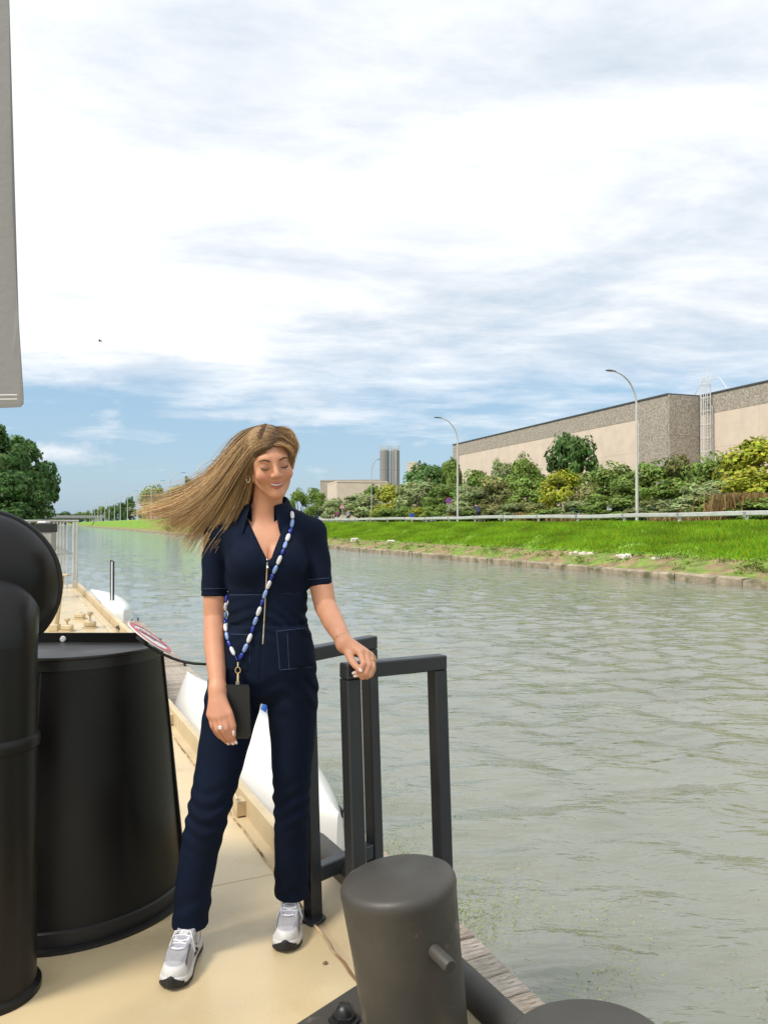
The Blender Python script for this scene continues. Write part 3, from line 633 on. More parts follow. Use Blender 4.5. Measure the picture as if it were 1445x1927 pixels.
# ------------------------------------------------------------------ signs, fence, bicycles
M_red = mat('sign_red', (.6, .05, .06), .4, var=.03); M_blue = mat('sign_blue', (.03, .10, .45), .4, var=.03); M_sgw = mat('sign_white', (.8, .8, .8), .4, var=.03); M_ora = mat('orange_paint', (.75, .22, .06), .5, var=.05); M_blk = mat('sign_black', (.02, .02, .02), .5, var=0); M_grn = mat('green_fence_paint', (.02, .13, .09), .5, var=.1); M_pur = mat('sign_purple', (.25, .08, .3), .4, var=.03)
def disc(m, r, y0, y1, n=24, r0=0):
    if r0: m.lathe([(r0, y0), (r, y0), (r, y1), (r0, y1), (r0, y0)], n=n, M=Matrix.Rotation(R(90), 4, 'X'))
    else: m.lathe([(.0001, y0), (r, y0), (r, y1), (.0001, y1)], n=n, M=Matrix.Rotation(R(90), 4, 'X'))
def sign_post(px, v, yc, d, lab, kind):
    s, Y = s_at(px, v); g = ground_z(s, v) if s < 105 else GZ + .3; zc = 1.42 + (HOR - yc) / F * Y - g; p = cn(s, v, g)
    e = empty('road_sign', p, lab, 'road sign', rz=math.atan2(-p[0], p[1]) * .6); m = MB(); m.tube([(0, 0, -.2), (0, 0, zc + d * .4)], .045, 8); po = m.build('post', M_galv, e, smooth=True)
    r = d / 2; T = Matrix.Translation((0, 0, zc))
    def fin(m, nm, mt, par): m.v = [tuple(T @ Vector(q)) for q in m.v]; return m.build(nm, mt, par)
    if kind == 'noparking':
        m = MB(); disc(m, r, .05, .075); pl = fin(m, 'plate', M_blue if d > .5 else M_pur, e); m = MB(); disc(m, r, .077, .082, r0=r * .8); fin(m, 'ring', M_red, pl)
        m = MB(); m.box(-r * .8, r * .8, -.084, -.079, -r * .1, r * .1, Matrix.Rotation(R(45), 4, 'Y')); fin(m, 'bar', M_red, pl)
        if d > .5: m = MB(); m.tube([(0, 0, .1), (0, 0, zc * .55)], .06, 8); m.build('post_sleeve', M_ora, e, smooth=True)
    else:
        tri = lambda q: [(-q, -q * .58), (q, -q * .58), (0, q * 1.15)]
        m = MB(); m.prism(tri(r), .02, Matrix.Translation((0, -.05, 0)) @ Matrix.Rotation(R(90), 4, 'X')); pl = fin(m, 'plate', M_red, e)
        m = MB(); m.prism(tri(r * .68), .006, Matrix.Translation((0, -.072, 0)) @ Matrix.Rotation(R(90), 4, 'X')); fin(m, 'field', M_sgw, pl)
        m = MB(); m.box(-r * .12, r * .12, -.086, -.079, -r * .3, r * .35); fin(m, 'symbol', M_blk, pl)
sign_post(844, 36.9, 942, .62, 'round blue no-parking sign with red ring on orange-sleeved post', 'noparking')
sign_post(644, 37, 954, .85, 'triangular red-rimmed warning sign beside her shoulder', 'warn')
sign_post(634, 37, 966, .48, 'small purple-looking round sign left of the triangular warning sign', 'noparking')
fe = empty('mesh_fence', cn(55, 37.2, GZ), 'green wire mesh fence under the shrubs left of the nearest lamp', 'fence'); fp = []
for px in (1113, 1146, 1166, 1211, 1262, 1080):
    s, Y = s_at(px, 37.6); p = cn(s, 37.6, ground_z(s, 37.6)); fp.append((s, p)); m = MB(); m.tube([p, p + np.array([0, 0, 1.25])], .035, 6); m.build('post', M_grn, fe, world=True)
fp.sort(key=lambda q: q[0])
for k in range(7):
    m = MB(); m.tube([q[1] + np.array([0, 0, .12 + k * .18]) for q in fp], .008, 4); m.build('wire', M_grn, fe, world=True)
s, Y = s_at(1146, 37.45); p = cn(s, 37.45, ground_z(s, 37.45)); m = MB(); MS = basis((cT * .2 + 1 * .9, -.2, 0), (.2, .9, 0), (0, 0, 1), p)
e = empty('notice_board', p, 'small white notice sign on the green fence', 'sign'); m.bbox(-.17, .17, -.02, .0, 1.0, 1.38, .004, MS); pl = m.build('plate', M_sgw, e, world=True)
for z in (1.10, 1.17, 1.24): m = MB(); m.box(-.08, .1, -.026, -.021, z, z + .03, MS); m.build('print_line', M_blk, pl, world=True)
s, Y = s_at(775, 37.3); p = cn(s, 37.3, ground_z(s, 37.3)); e = empty('marker_post', p, 'tiny blue and white marker post beyond the guard rail', 'marker'); m = MB(); m.tube([p, p + np.array([0, 0, .7])], .05, 6); m.build('post', M_sgw, e, world=True); m = MB(); m.bbox(p[0] - .25, p[0] + .25, p[1] - .1, p[1] - .06, p[2] + .7, p[2] + 1.2, .01); m.build('plate', M_blue, e, world=True)
M_tyre = mat('tyre_rubber', (.02, .02, .02), .7, var=0); M_bw = mat('bike_white', (.75, .75, .75), .3, var=0); M_bk = mat('bike_dark', (.03, .03, .035), .4, var=0)
def bicycle(name, loc, rz, lab, mfr):
    e = empty(name, loc, lab, 'bicycle', rz=rz)
    def b(nm, fn, mt, par=e): m = MB(); fn(m); return m.build(nm, mt, par, smooth=True)
    for x in (-.52, .52):
        w = b('wheel', lambda m: m.tube([(x + .34 * math.cos(a), 0, .36 + .34 * math.sin(a)) for a in np.linspace(0, 6.283, 25)[:-1]], .02, 6, closed=True), M_tyre)
        for k in range(8): b('spoke', lambda m: m.tube([(x, 0, .36), (x + .33 * math.cos(k * .785), 0, .36 + .33 * math.sin(k * .785))], .003, 4), M_galv, w)
    b('frame', lambda m: (m.tube([(-.52, 0, .36), (-.1, 0, .34), (.38, 0, .78), (-.22, 0, .80), (-.52, 0, .36)], .02, 6), m.tube([(-.1, 0, .34), (-.25, 0, .92)], .018, 6), m.tube([(.52, 0, .36), (.40, 0, .72), (.36, 0, .98)], .018, 6)), mfr)
    b('handlebar', lambda m: m.tube([(.22, -.28, 1.0), (.34, -.15, 1.02), (.37, 0, 1.0), (.34, .15, 1.02), (.22, .28, 1.0)], .014, 6), M_bk)
    b('saddle', lambda m: m.tube([(-.38, 0, .95), (-.28, 0, .96), (-.1, 0, .94)], [.07, .06, .02], 8), M_bk)
    b('pedal_crank', lambda m: m.tube([(-.1, -.16, .2), (-.1, -.08, .2), (-.1, .08, .5), (-.1, .16, .5)], .015, 5), M_bk)
    return e
for px, v, lab, mt in ((1085, 37.0, 'white-framed bicycle parked behind the guard rail', M_bw), (898, 31.5, 'dark bicycle ridden by the person in navy behind the guard rail', M_bk), (655, 34, 'distant dark bicycle ridden past the willows', M_bk)):
    s, Y = s_at(px, v); bicycle('bicycle', cn(s, v, ground_z(s, v) + .0), TH + math.pi / 2 + (.15 if mt is M_bw else 0), lab, mt)
# ------------------------------------------------------------------ barge
TB = math.atan((CX - 25.0) / F); cB, sB = math.cos(TB), math.sin(TB)
def bt(s, p, z): return np.array([p * cB - s * sB, p * sB + s * cB, z])
def bsp(P): return (-P[0] * sB + P[1] * cB, P[0] * cB + P[1] * sB)
MBT = lambda s, p, z=0: basis((-sB, cB, 0), (cB, sB, 0), (0, 0, 1), bt(s, p, z))     # local x forward, y outboard (left-handed on purpose avoided by recalc)
M_deck = mat('cream_deck_paint', (0.58, 0.46, 0.27), 0.28, var=0.10, vscale=1.6, bump=0.12, bscale=5, bdist=0.01, rvar=0.09, col2=(0.50, 0.38, 0.20), c2lo=0.60, c2hi=0.75, c2scale=3.0)
M_cream = mat('cream_rail_paint', (0.56, 0.45, 0.28), 0.45, var=0.15, vscale=3, bump=0.15, bscale=12, col2=(0.32, 0.23, 0.12), c2lo=0.60, c2hi=0.72, c2scale=4)
M_rust = mat('rust_seam', (0.22, 0.12, 0.06), 0.9, var=0.4, vscale=9, col2=(0.5, 0.38, 0.22), c2lo=0.42, c2hi=0.55, c2scale=7)
M_black = mat('black_steel_paint', (0.0068, 0.0062, 0.0058), 0.38, var=0.2, vscale=2.2, bump=0.10, bscale=6, bdist=0.02, rvar=0.1, spec=0.32)
M_black2 = mat('black_steel_worn', (0.013, 0.013, 0.0135), 0.42, var=0.25, vscale=3, bump=0.25, bscale=14, bdist=0.01, rvar=0.12)
M_grey = mat('dark_grey_paint', (0.052, 0.047, 0.039), 0.50, var=0.18, vscale=5, bump=0.35, bscale=25, bdist=0.004, rvar=0.12, col2=(0.13, 0.11, 0.085), c2lo=0.64, c2hi=0.70, c2scale=14)
M_rail = mat('charcoal_tube', (0.026, 0.028, 0.032), 0.36, var=0.12, vscale=5, rvar=0.08)
barge = empty('barge', (0, 0, 0), 'cream-decked black-hulled canal barge in the foreground', 'barge')
def bpart(name, fn, mt, par=None, smooth=False, T=None):
    m = MB(); fn(m)
    if T is not None: m.v = [tuple(T @ Vector(p)) for p in m.v]
    return m.build(name, mt, par or barge, smooth=smooth)
BT = MBT(0, 0)
bpart('hull', lambda m: (m.box(-4, 16.5, -4.4, 1.09, -1.6, -0.03)), M_black, T=BT)
# deck plates (seams between them)
se = [-4, -0.9, 1.02, 3.02, 5.4, 7.4]
for i in range(len(se) - 1):
    for p0, p1 in ((-4.4, -0.62), (-0.62, 0.97)):
        bpart('deck_plate', lambda m: m.bbox(se[i] + .0015, se[i + 1] - .0015, p0 + .0015, p1 - .0015, -0.03, 0.0, 0.002), M_deck, T=BT)
bpart('waterway_plate', lambda m: m.box(-4, 7.4, 0.972, 1.09, -0.029, -0.008), M_cream, T=BT)
def seam(m):
    rng = np.random.default_rng(2); ss = np.linspace(-1, 7.4, 120); m.tube([(s, 0.968 + rng.normal() * .0025, 0.001) for s in ss], 0.0055, 5)
bpart('weld_seam', seam, M_rust, T=BT)
bpart('toe_rail', lambda m: m.bbox(2.95, 7.4, 1.03, 1.072, -0.0295, 0.10, 0.006), M_cream, T=BT)
for s in (3.72, 5.6):
    bpart('rail_bracket', lambda m: (m.box(s - .04, s + .04, 0.985, 1.03, 0.0, 0.07), m.tube([(s - .045, .985, .085), (s - .02, .98, .10), (s + .02, .985, .085), (s + .045, .98, .10)], .008, 6)), M_cream, T=BT)
bpart('bulwark_plate', lambda m: m.add([(-2.5, 1.0, -.01), (2.95, 1.0, -.01), (2.95, 1.12, .10), (-2.5, 1.12, .10), (-2.5, 1.03, -.03), (2.95, 1.03, -.03), (2.95, 1.15, .09), (-2.5, 1.15, .09)], [(0, 1, 2, 3), (4, 7, 6, 5), (0, 4, 5, 1), (3, 2, 6, 7), (1, 5, 6, 2), (0, 3, 7, 4)]), M_cream, T=BT)
bpart('pipe_rail', lambda m: m.tube([(-2.5, 1.20, .13), (0.5, 1.185, .125), (1.5, 1.17, .118), (2.4, 1.15, .112), (2.98, 1.13, .105), (3.05, 1.13, .10)], [.047, .047, .047, .047, .047, .03], 16), M_grey, smooth=True, T=BT)
# raised foredeck beyond the drum
bpart('raised_deck', lambda m: m.bbox(7.4, 15.2, -4.3, 1.0, -0.03, 0.30, 0.01), M_deck, T=BT)
bpart('raised_toe_rail', lambda m: m.bbox(7.4, 15.0, 1.002, 1.05, -0.03, 0.385, 0.008), M_cream, T=BT)
bpart('gutter_strip', lambda m: m.box(7.5, 15.0, 0.90, 0.93, 0.299, 0.312), M_cream, T=BT)
# fittings on the raised deck
for px, py, dy in ((127, 1188, 1), (170, 1181, 1.25), (151, 1165, 0)):
    P = pixz(px, py, 0.30); M4 = basis((0.97, -0.2, 0), (0.2, 0.97, 0), (0, 0, 1), P)
    def clampf(m):
        m.bbox(-.07, .07, -.05, .05, 0, .012, .002, M4); m.bbox(-.062, .062, -.035, .035, .012, .07, .012, M4)
        if dy: m.lathe([(.012, .07), (.012, .10 * dy), (.032, .115 * dy), (.032, .135 * dy), (.012, .14 * dy), (.0001, .14 * dy)], n=12, M=M4)
        else: m.lathe([(.03, .07), (.022, .085), (.0001, .09)], n=12, M=M4)
    bpart('hatch_clamp', clampf, M_cream, smooth=True)
P = pixz(105, 1187, 0.30); Q = pix(118, 1084, P[1])
bpart('hatch_prop', lambda m: (m.tube([P, Q], [.030, .022], 8), m.bbox(P[0] - .06, P[0] + .04, P[1] - .05, P[1] + .05, .30, .37, .006), m.bbox(Q[0] - .07, Q[0] + .07, Q[1] - .05, Q[1] + .05, Q[2], Q[2] + .018, .004)), M_cream)
P = pixz(222, 1184, .31); Q = pixz(245, 1193, .31)
bpart('latch_handle', lambda m: (m.tube([P + (0, 0, .02), (P + Q) / 2 + (0, 0, .02)], .022, 8), m.tube([(P + Q) / 2 + (0, 0, .02), Q + (0, 0, .02)], .012, 8)), M_black2)
# ------------------------------------------------------------------ galvanised railing at the far end of the barge
rl = empty('deck_railing', bt(14.3, .8, .30), 'galvanised upright railing at the far end of the barge deck', 'railing')
for p in (1.0, .945, .845, .785, .735, .685, .63, .5, .38, .25, .1):
    bpart('post', lambda m: m.tube([bt(14.3, p, .29), bt(14.3, p, 1.45)], .022 if p > .9 else .016, 8), M_galv, rl) .location = -rl.location
for z in (1.46,): bpart('top_rail', lambda m: m.tube([bt(14.3, -.6, z), bt(14.3, 1.03, z)], .022, 8), M_galvd, rl).location = -rl.location
bpart('wire', lambda m: m.tube([bt(14.3, 0.3, .93), bt(14.28, .7, .895), bt(14.3, 1.0, .90)], .006, 5), M_galvd, rl).location = -rl.location
bpart('wire', lambda m: m.tube([bt(14.28, 0.5, 1.1), bt(14.28, 0.93, .905)], .005, 5), M_galvd, rl).location = -rl.location
bpart('guy_wire', lambda m: m.tube([bt(14.3, 1.0, .50), bt(10.5, 1.03, .40)], .006, 5), M_galvd, rl).location = -rl.location
wb = bt(12.6, .45, .30); we = empty('winch_box', wb, 'grey winch housing with black lid on the far deck beside the railing', 'winch')
for nm, b, mt in (('stand', (-.05, .05, -.05, .05, 0, .7), M_galvd), ('housing', (-.12, .12, -.09, .09, .7, .98), M_galvd), ('lid', (-.13, .13, -.1, .1, .985, 1.12), M_black2), ('cover', (-.10, .03, -.08, .08, 1.121, 1.15), M_white)):
    m = MB(); m.bbox(*b, .008); m.build(nm, mt, we)
m = MB(); m.tube([(0, 0, .62), (.16, -.1, .5), (.22, -.15, .2), (.24, -.2, 0)], [.06, .03, .02, .02], 8); m.build('crank_arm', mat('brown_wood', (.22, .15, .09), .7, var=.2), we, smooth=True)
# ------------------------------------------------------------------ cowl ventilator
VC = np.array([-1.19, 2.35, 0.0]); ve = empty('cowl_ventilator', VC, 'tall black cowl ventilator pipe with round bell at the left edge', 'ventilator')
def vp_(name, fn, mt=M_black, par=None): m = MB(); fn(m); return m.build(name, mt, par or ve, smooth=True)
vp_('pipe', lambda m: m.lathe([(.128, 0.02), (.126, .9), (.124, 1.05)], n=40))
vp_('foot_flange', lambda m: m.lathe([(.0001, .0), (.142, 0), (.142, .018), (.128, .026)], n=40))
vp_('collar_ring', lambda m: m.lathe([(.126, .735), (.134, .742), (.136, .757), (.134, .772), (.126, .78)], n=40))
cen = pix(-42, 1104, 2.47) - VC; nrm = Vector((-.25, .95, .12)).normalized(); q = nrm.to_track_quat('Z', 'Y').to_matrix().to_4x4()
vp_('elbow', lambda m: m.tube([(0, 0, 1.03), (0, .004, 1.08), (-.004, .03, 1.13), (cen[0] * .4, .07, 1.165), (cen[0] * .8, .10, 1.19)], [.1245, .124, .122, .118, .10], 32))
bell = vp_('bell', lambda m: m.lathe([(.02, -.145), (.10, -.135), (.165, -.105), (.21, -.06), (.238, -.012), (.244, .03), (.240, .032), (.23, -.008), (.2, -.055), (.155, -.098), (.09, -.127), (.0001, -.135)], tuple(cen), 48, M=q))
vp_('rim', lambda m: m.tube([Vector(cen) + q.to_3x3() @ Vector((-.245 * math.cos(a), .245 * math.sin(a), .03)) for a in np.linspace(0, 6.2832, 49)[:-1]], .008, 8, closed=True), M_black2, bell)
# ------------------------------------------------------------------ tapered black drum housing
DC = np.array([-1.20, 2.99, 0.0]); de = empty('drum_housing', DC, 'large tapered black steel drum housing standing on the deck', 'drum')
def dp_(name, fn, mt=M_black, par=None): m = MB(); fn(m); return m.build(name, mt, par or de, smooth=True)
HALF = dict(a0=math.pi, a1=2 * math.pi)
dp_('body', lambda m: m.lathe([(.0001, .05), (.425, .05), (.400, .30), (.372, .60), (.337, .925), (.0001, .925)], n=40, **HALF))
dp_('base_band', lambda m: m.lathe([(.422, .012), (.436, .012), (.434, .058), (.426, .062), (.422, .062)], n=40, **HALF), M_black2)
dp_('base_flange', lambda m: m.lathe([(.0001, 0), (.462, 0), (.462, .011), (.0001, .0115)], n=40, **HALF), M_black2)
dp_('rim_band', lambda m: m.lathe([(.333, .908), (.343, .910), (.341, .945), (.336, .948), (.332, .948)], n=40, **HALF), M_black2)
dp_('top_plate', lambda m: m.lathe([(.0001, .948), (.350, .948), (.352, .953), (.350, .958), (.0001, .960)], n=40, **HALF), M_black2)
dp_('back_plate', lambda m: m.bbox(-.42, .42, .001, .012, .0, .12, .002))
def bk_(m):
    m.prism([(-.43, .115), (.43, .115), (.342, .93), (.30, .96), (.262, .995), (-.262, .995), (-.30, .96), (-.342, .93)], .010, Matrix.Translation((0, .012, 0)) @ Matrix.Rotation(R(90), 4, 'X'))
dp_('back_wall', bk_)
a = pix(118, 1203, 2.985)
dp_('wall_bolt', lambda m: m.lathe([(.0001, .007), (.010, .006), (.012, 0), (.0001, 0)], (a[0] - DC[0], .0015, a[2]), 14, M=Matrix.Rotation(R(90), 4, 'X')), M_white)
a = -math.pi / 2 + .02
dp_('welded_seam', lambda m: m.tube([((.425 - .0935 * (z / .93)) * math.cos(a + .05 * z), (.425 - .0935 * (z / .93) + .001) * math.sin(a + .05 * z), z) for z in np.linspace(.38, .905, 12)], .006, 6), M_black2)
for k in range(9):
    z = .14 + k * .085; rr = .4265 - .0958 * (z / .93); b = a - .10
    dp_('rivet', lambda m: m.lathe([(.0001, .005), (.006, .004), (.009, 0), (.0001, -.002)], (rr * math.cos(b), rr * math.sin(b), z), 10, M=Matrix.Rotation(b, 4, 'Z') @ Matrix.Rotation(R(90), 4, 'Y')), M_black2)
# ------------------------------------------------------------------ bollards
def bollard(loc, lean, lab, pin):
    e = empty('bollard', loc, lab, 'bollard', 'mooring bollards on the deck edge'); M4 = Matrix.Rotation(lean, 4, Vector((.2, 1, 0)))
    m = MB(); m.lathe([(.128, 0), (.128, .10), (.1305, .108), (.1305, .122), (.130, .13), (.133, .19), (.1335, .20), (.138, .33), (.147, .475), (.149, .485), (.148, .498), (.143, .508), (.132, .514), (.0001, .516)], n=56, M=M4); po = m.build('post', M_grey, e, smooth=True, ang=60)
    if pin:
        d = Vector((.50, -.86, -.06)).normalized(); c = M4 @ Vector((0, 0, .40)); m = MB(); m.tube([c + d * .10, c + d * .205, c + d * .21], [.017, .017, .014], 14); m.build('pin', M_grey, po, smooth=True)
    return e
bol = bollard(tuple(bt(1.75, .885, .012) + np.array([.062, 0, 0])), R(-7.5), 'dark grey steel bollard with side pin in front of the black frames', True)
bollard(tuple(bt(1.085, .90, .012) + np.array([.06, -.045, 0])), R(-6), 'dark grey bollard cut by the bottom edge, only its round top showing', False)
bp_ = bol; T = MBT(0, 0)
m = MB(); m.v = []; poly = [(0.75, .80), (0.75, 1.0), (2.17, 1.0), (2.17, .967), (2.07, .725), (1.95, .60), (1.0, .55)]
m.prism(poly, .014, T @ Matrix.Translation((0, 0, .001))); m.build('base_plate', M_grey, bp_, world=True)
Pb = pixz(648, 1922, .016); m = MB(); m.lathe([(.045, 0), (.045, .008), (.034, .01), (.034, .022), (.028, .024)], tuple(Pb), 6); m.lathe([(.028, .02), (.026, .036), (.016, .048), (.0001, .052)], tuple(Pb), 20); m.build('bolt', M_black2, bp_, smooth=True, world=True)
# ------------------------------------------------------------------ gangway frames
def frame(name, tl, tr, bl_z, br_z, lab, foot, lean=.030):
    tl, tr = np.array(tl), np.array(tr); e = empty(name, (tl[0] + lean * .95, tl[1], 0), lab, 'hand rail', 'gangway hand rails'); ax = tr - tl; ax[2] = 0; ax /= np.linalg.norm(ax); nn = np.array([-ax[1], ax[0], 0]); h = .0255
    def post(t, zb, name):
        b = np.array([t[0] + lean * (t[2] - zb), t[1], zb]); up = t - b; m = MB(); M4 = basis(ax, nn, up, b); q = .004
        sec = [(-h + q, -h), (h - q, -h), (h, -h + q), (h, h - q), (h - q, h), (-h + q, h), (-h, h - q), (-h, -h + q)]
        vs = [M4 @ Vector((x, y, z)) for z in (0, 1) for x, y in sec]; m.add(vs, [tuple(range(8))[::-1], tuple(range(8, 16))] + [(i, (i + 1) % 8, 8 + (i + 1) % 8, 8 + i) for i in range(8)]); m.build(name, M_rail, e, world=True)
        return b
    b1 = post(tl - np.array([0, 0, .0255]), bl_z, 'post'); b2 = post(tr - np.array([0, 0, .0255]), br_z, 'post')
    m = MB(); d = tr - tl; M4 = basis(d / np.linalg.norm(d), nn, (0, 0, 1), tl); m.bbox(-h, np.linalg.norm(d) + h, -h, h, -.0245, .0245, .004, M4); m.build('top_bar', M_rail, e, world=True)
    if foot:
        m = MB(); M4 = basis(ax, nn, (0, 0, 1), b1); m.bbox(-.055, .055, -.055, .055, .0005, .008, .002, M4); m.build('foot_plate', M_rail, e, world=True)
    bz = .15 if foot else .21; a1 = np.array([b1[0] - lean * (bz - bl_z), b1[1], bz]); a2 = np.array([b2[0] - lean * (bz - br_z), b2[1], bz]); m = MB(); M4 = basis(ax, nn, (0, 0, 1), a1); m.bbox(h + .0005, np.linalg.norm(a2[:2] - a1[:2]) - h - .0005, -h * .9, h * .9, -.028, .028, .004, M4); m.build('brace', M_rail, e, world=True)
    return e
TA1, TA2 = pix(659, 1262, 2.43), pix(822, 1246, 2.62)
TB1, TB2 = pix(576, 1232, 2.80), pix(694, 1209, 3.03)
frame('hand_rail', TA1, TA2, .155, -.12, 'black square-tube gangway frame under her hand', False); frame('hand_rail', TB1, TB2, 0.0, -.12, 'black square-tube gangway frame standing behind her', True)
# ------------------------------------------------------------------ cable and round sign
M_cable = mat('black_cable', (.01, .01, .011), .45, var=0)
cab = MB(); pts = [pix(258, 1199, 2.78), pix(272, 1211, 2.76), pix(300, 1228, 2.74), pix(325, 1239, 2.74), pix(345, 1245.5, 2.74), pix(368, 1249, 2.74), pix(392, 1250, 2.75), pix(470, 1247, 2.79), pix(540, 1238, 2.82), pix(574, 1232, 2.835)]
cab.tube(pts, .0052, 8); tag(cab.build('safety_cable', M_cable, smooth=True), 'black cable slung from the drum housing to the gangway frame', 'cable')
sc_ = pix(283, 1206.5, 2.74); d1 = Vector((pix(323, 1236, 2.74) - pix(243, 1177, 2.74))); rs = d1.length / 2; d1.normalize(); vw = Vector(sc_ - np.array([0, 0, CAMZ])).normalized(); pv = d1.cross(vw).normalized()
if pv.z < 0: pv = -pv
d2 = (vw * .988 + pv * .15).normalized(); d2 = (d2 - d1 * d2.dot(d1)).normalized(); nn = d1.cross(d2)
if nn.z < 0: nn = -nn
Q = basis(d1, d2, nn, sc_ + np.array([0, 0, .012])); si = empty('prohibition_sign', tuple(sc_), 'round white sign with red ring hanging flat on the black cable', 'sign')
def sg(name, mt, fn, par=None): m = MB(); fn(m); m.v = [tuple(Q @ Vector(p)) for p in m.v]; return m.build(name, mt, par or si, world=True)
pl = sg('plate', M_sgw, lambda m: m.lathe([(.0001, -.002), (rs, -.002), (rs, .002), (.0001, .002)], n=48)); pl_ = pl
M_sred = mat('sign_ring_red', (.62, .09, .11), .4, var=.05)
for nm, mt, fn in (('ring', M_sred, lambda m: m.lathe([(rs * .76, .0025), (rs * .95, .0025), (rs * .95, .0035), (rs * .76, .0035)], n=48)), ('bar', M_sred, lambda m: m.box(-rs * .74, rs * .74, -rs * .07, rs * .07, .0046, .0056, Matrix.Rotation(R(40), 4, 'Z'))),
    ('figure', M_galvd, lambda m: (m.box(-rs * .16, rs * .2, -rs * .2, rs * .45, .0026, .0036), m.box(-rs * .34, -rs * .2, -rs * .3, rs * .3, .0026, .0036), m.lathe([(.0001, .0026), (rs * .13, .0026), (rs * .13, .0036), (.0001, .0036)], (-rs * .42, rs * .05, 0), 16)))):
    m = MB(); fn(m); m.v = [tuple(Q @ Vector(p)) for p in m.v]; o = m.build(nm, mt, si, world=True); o.parent = pl; 
m = MB(); m.tube([pix(270, 1199, 2.735), pix(273, 1205, 2.74), pix(276, 1212, 2.75)], .006, 6); m.build('clip', M_cable, si, world=True)
# ------------------------------------------------------------------ floating dock
TD = math.atan((CX - 71.0) / F); cD, sD = math.cos(TD), math.sin(TD); DZ = -.45
def dk(s, q, z): return np.array([q * cD - s * sD, q * sD + s * cD, z])
QE = np.mean([(lambda P: P[0] * cD + P[1] * sD)(pixz(x, y, DZ)) for x, y in ((1025, 1880), (875, 1738), (391, 1287), (263, 1167))])
dock = empty('dock', dk(5, QE - .4, WATER), 'weathered plank floating dock between the barge and open water', 'dock')
WOODS = [mat('weathered_plank', c, .85, var=.35, vscale=6, bump=.8, bscale=10, bdist=.01, stretch=st, col2=(.16, .13, .10), c2lo=.58, c2hi=.7, c2scale=6) for c, st in (((.40, .345, .285), (2, 14, 14)), ((.47, .41, .345), (2, 14, 14)), ((.33, .275, .22), (2, 14, 14)), ((.43, .36, .285), (2, 14, 14)))]
W0 = QE - .72; wm = []
for k in range(4):
    m = MB(); rng = random.Random(k); hw_ = .068
    # grooved plank: length along x
    sec = [(-hw_, -.028), (-hw_, -.004), (-hw_ + .004, 0)]
    ng = 5 if k in (1, 3) else 3
    for g in range(ng):
        y = -hw_ + 2 * hw_ * (g + .5) / ng; sec += [(y - .006, 0), (y - .003, -.004), (y + .003, -.004), (y + .006, 0)]
    sec += [(hw_ - .004, 0), (hw_, -.004), (hw_, -.028)]; n = len(sec)
    m.add([(x, y, z) for x in (0, .72) for y, z in sec], [tuple(range(n)), tuple(range(n, 2 * n))[::-1]] + [(i, (i + 1) % n, n + (i + 1) % n, n + i) for i in range(n)])
    o = m.build('plank_mesh', WOODS[k]); wm.append(o.data); bpy.data.objects.remove(o)
sE = -(pixz(263, 1167, DZ)[0]) * sD + pixz(263, 1167, DZ)[1] * cD
Minv = dock.matrix_basis.inverted(); s = 0.35; i = 0
while s < sE:
    o = bpy.data.objects.new('plank', wm[random.randrange(4)]); COL.objects.link(o); o.parent = dock; lo = dk(s, W0 + random.uniform(-.012, .0), DZ + random.uniform(-.004, .003))
    o.matrix_basis = Minv @ (Matrix.Translation(Vector(lo)) @ Matrix.Rotation(TD + random.uniform(-.008, .008), 4, 'Z')); s += .145; i += 1
MD = basis((-sD, cD, 0), (-cD, -sD, 0), (0, 0, 1), dk(0, 0, 0))
for q0, q1, nm in ((QE - .06, QE - .01, 'stringer'), (W0 + .02, W0 + .07, 'stringer')):
    m = MB(); m.box(.3, sE - .05, -q1, -q0, DZ - .16, DZ - .03, MD); m.build(nm, WOODS[2], dock, world=True)
m = MB(); m.bbox(.5, sE - .3, -(QE - .1), -(W0 + .1), WATER - .25, DZ - .05, .05, MD); m.build('float', M_black2, dock, world=True)
for px, py in ((349, 1253), (263, 1168), (305, 1209), (654, 1533)):
    P = pixz(px, py, DZ); s_ = -P[0] * sD + P[1] * cD; P = dk(s_, QE - .05, DZ); m = MB(); D = Vector((-sD, cD, 0)); U = Vector((0, 0, 1)); P = Vector(P)
    for t in (-.03, .03): m.tube([P + D * t, P + D * t + U * .045], .011, 6)
    m.tube([P - D * .09 + U * .06, P - D * .03 + U * .047, P + D * .03 + U * .047, P + D * .09 + U * .06], [.007, .013, .013, .007], 8); m.build('cleat', M_black2, dock, world=True, smooth=True)
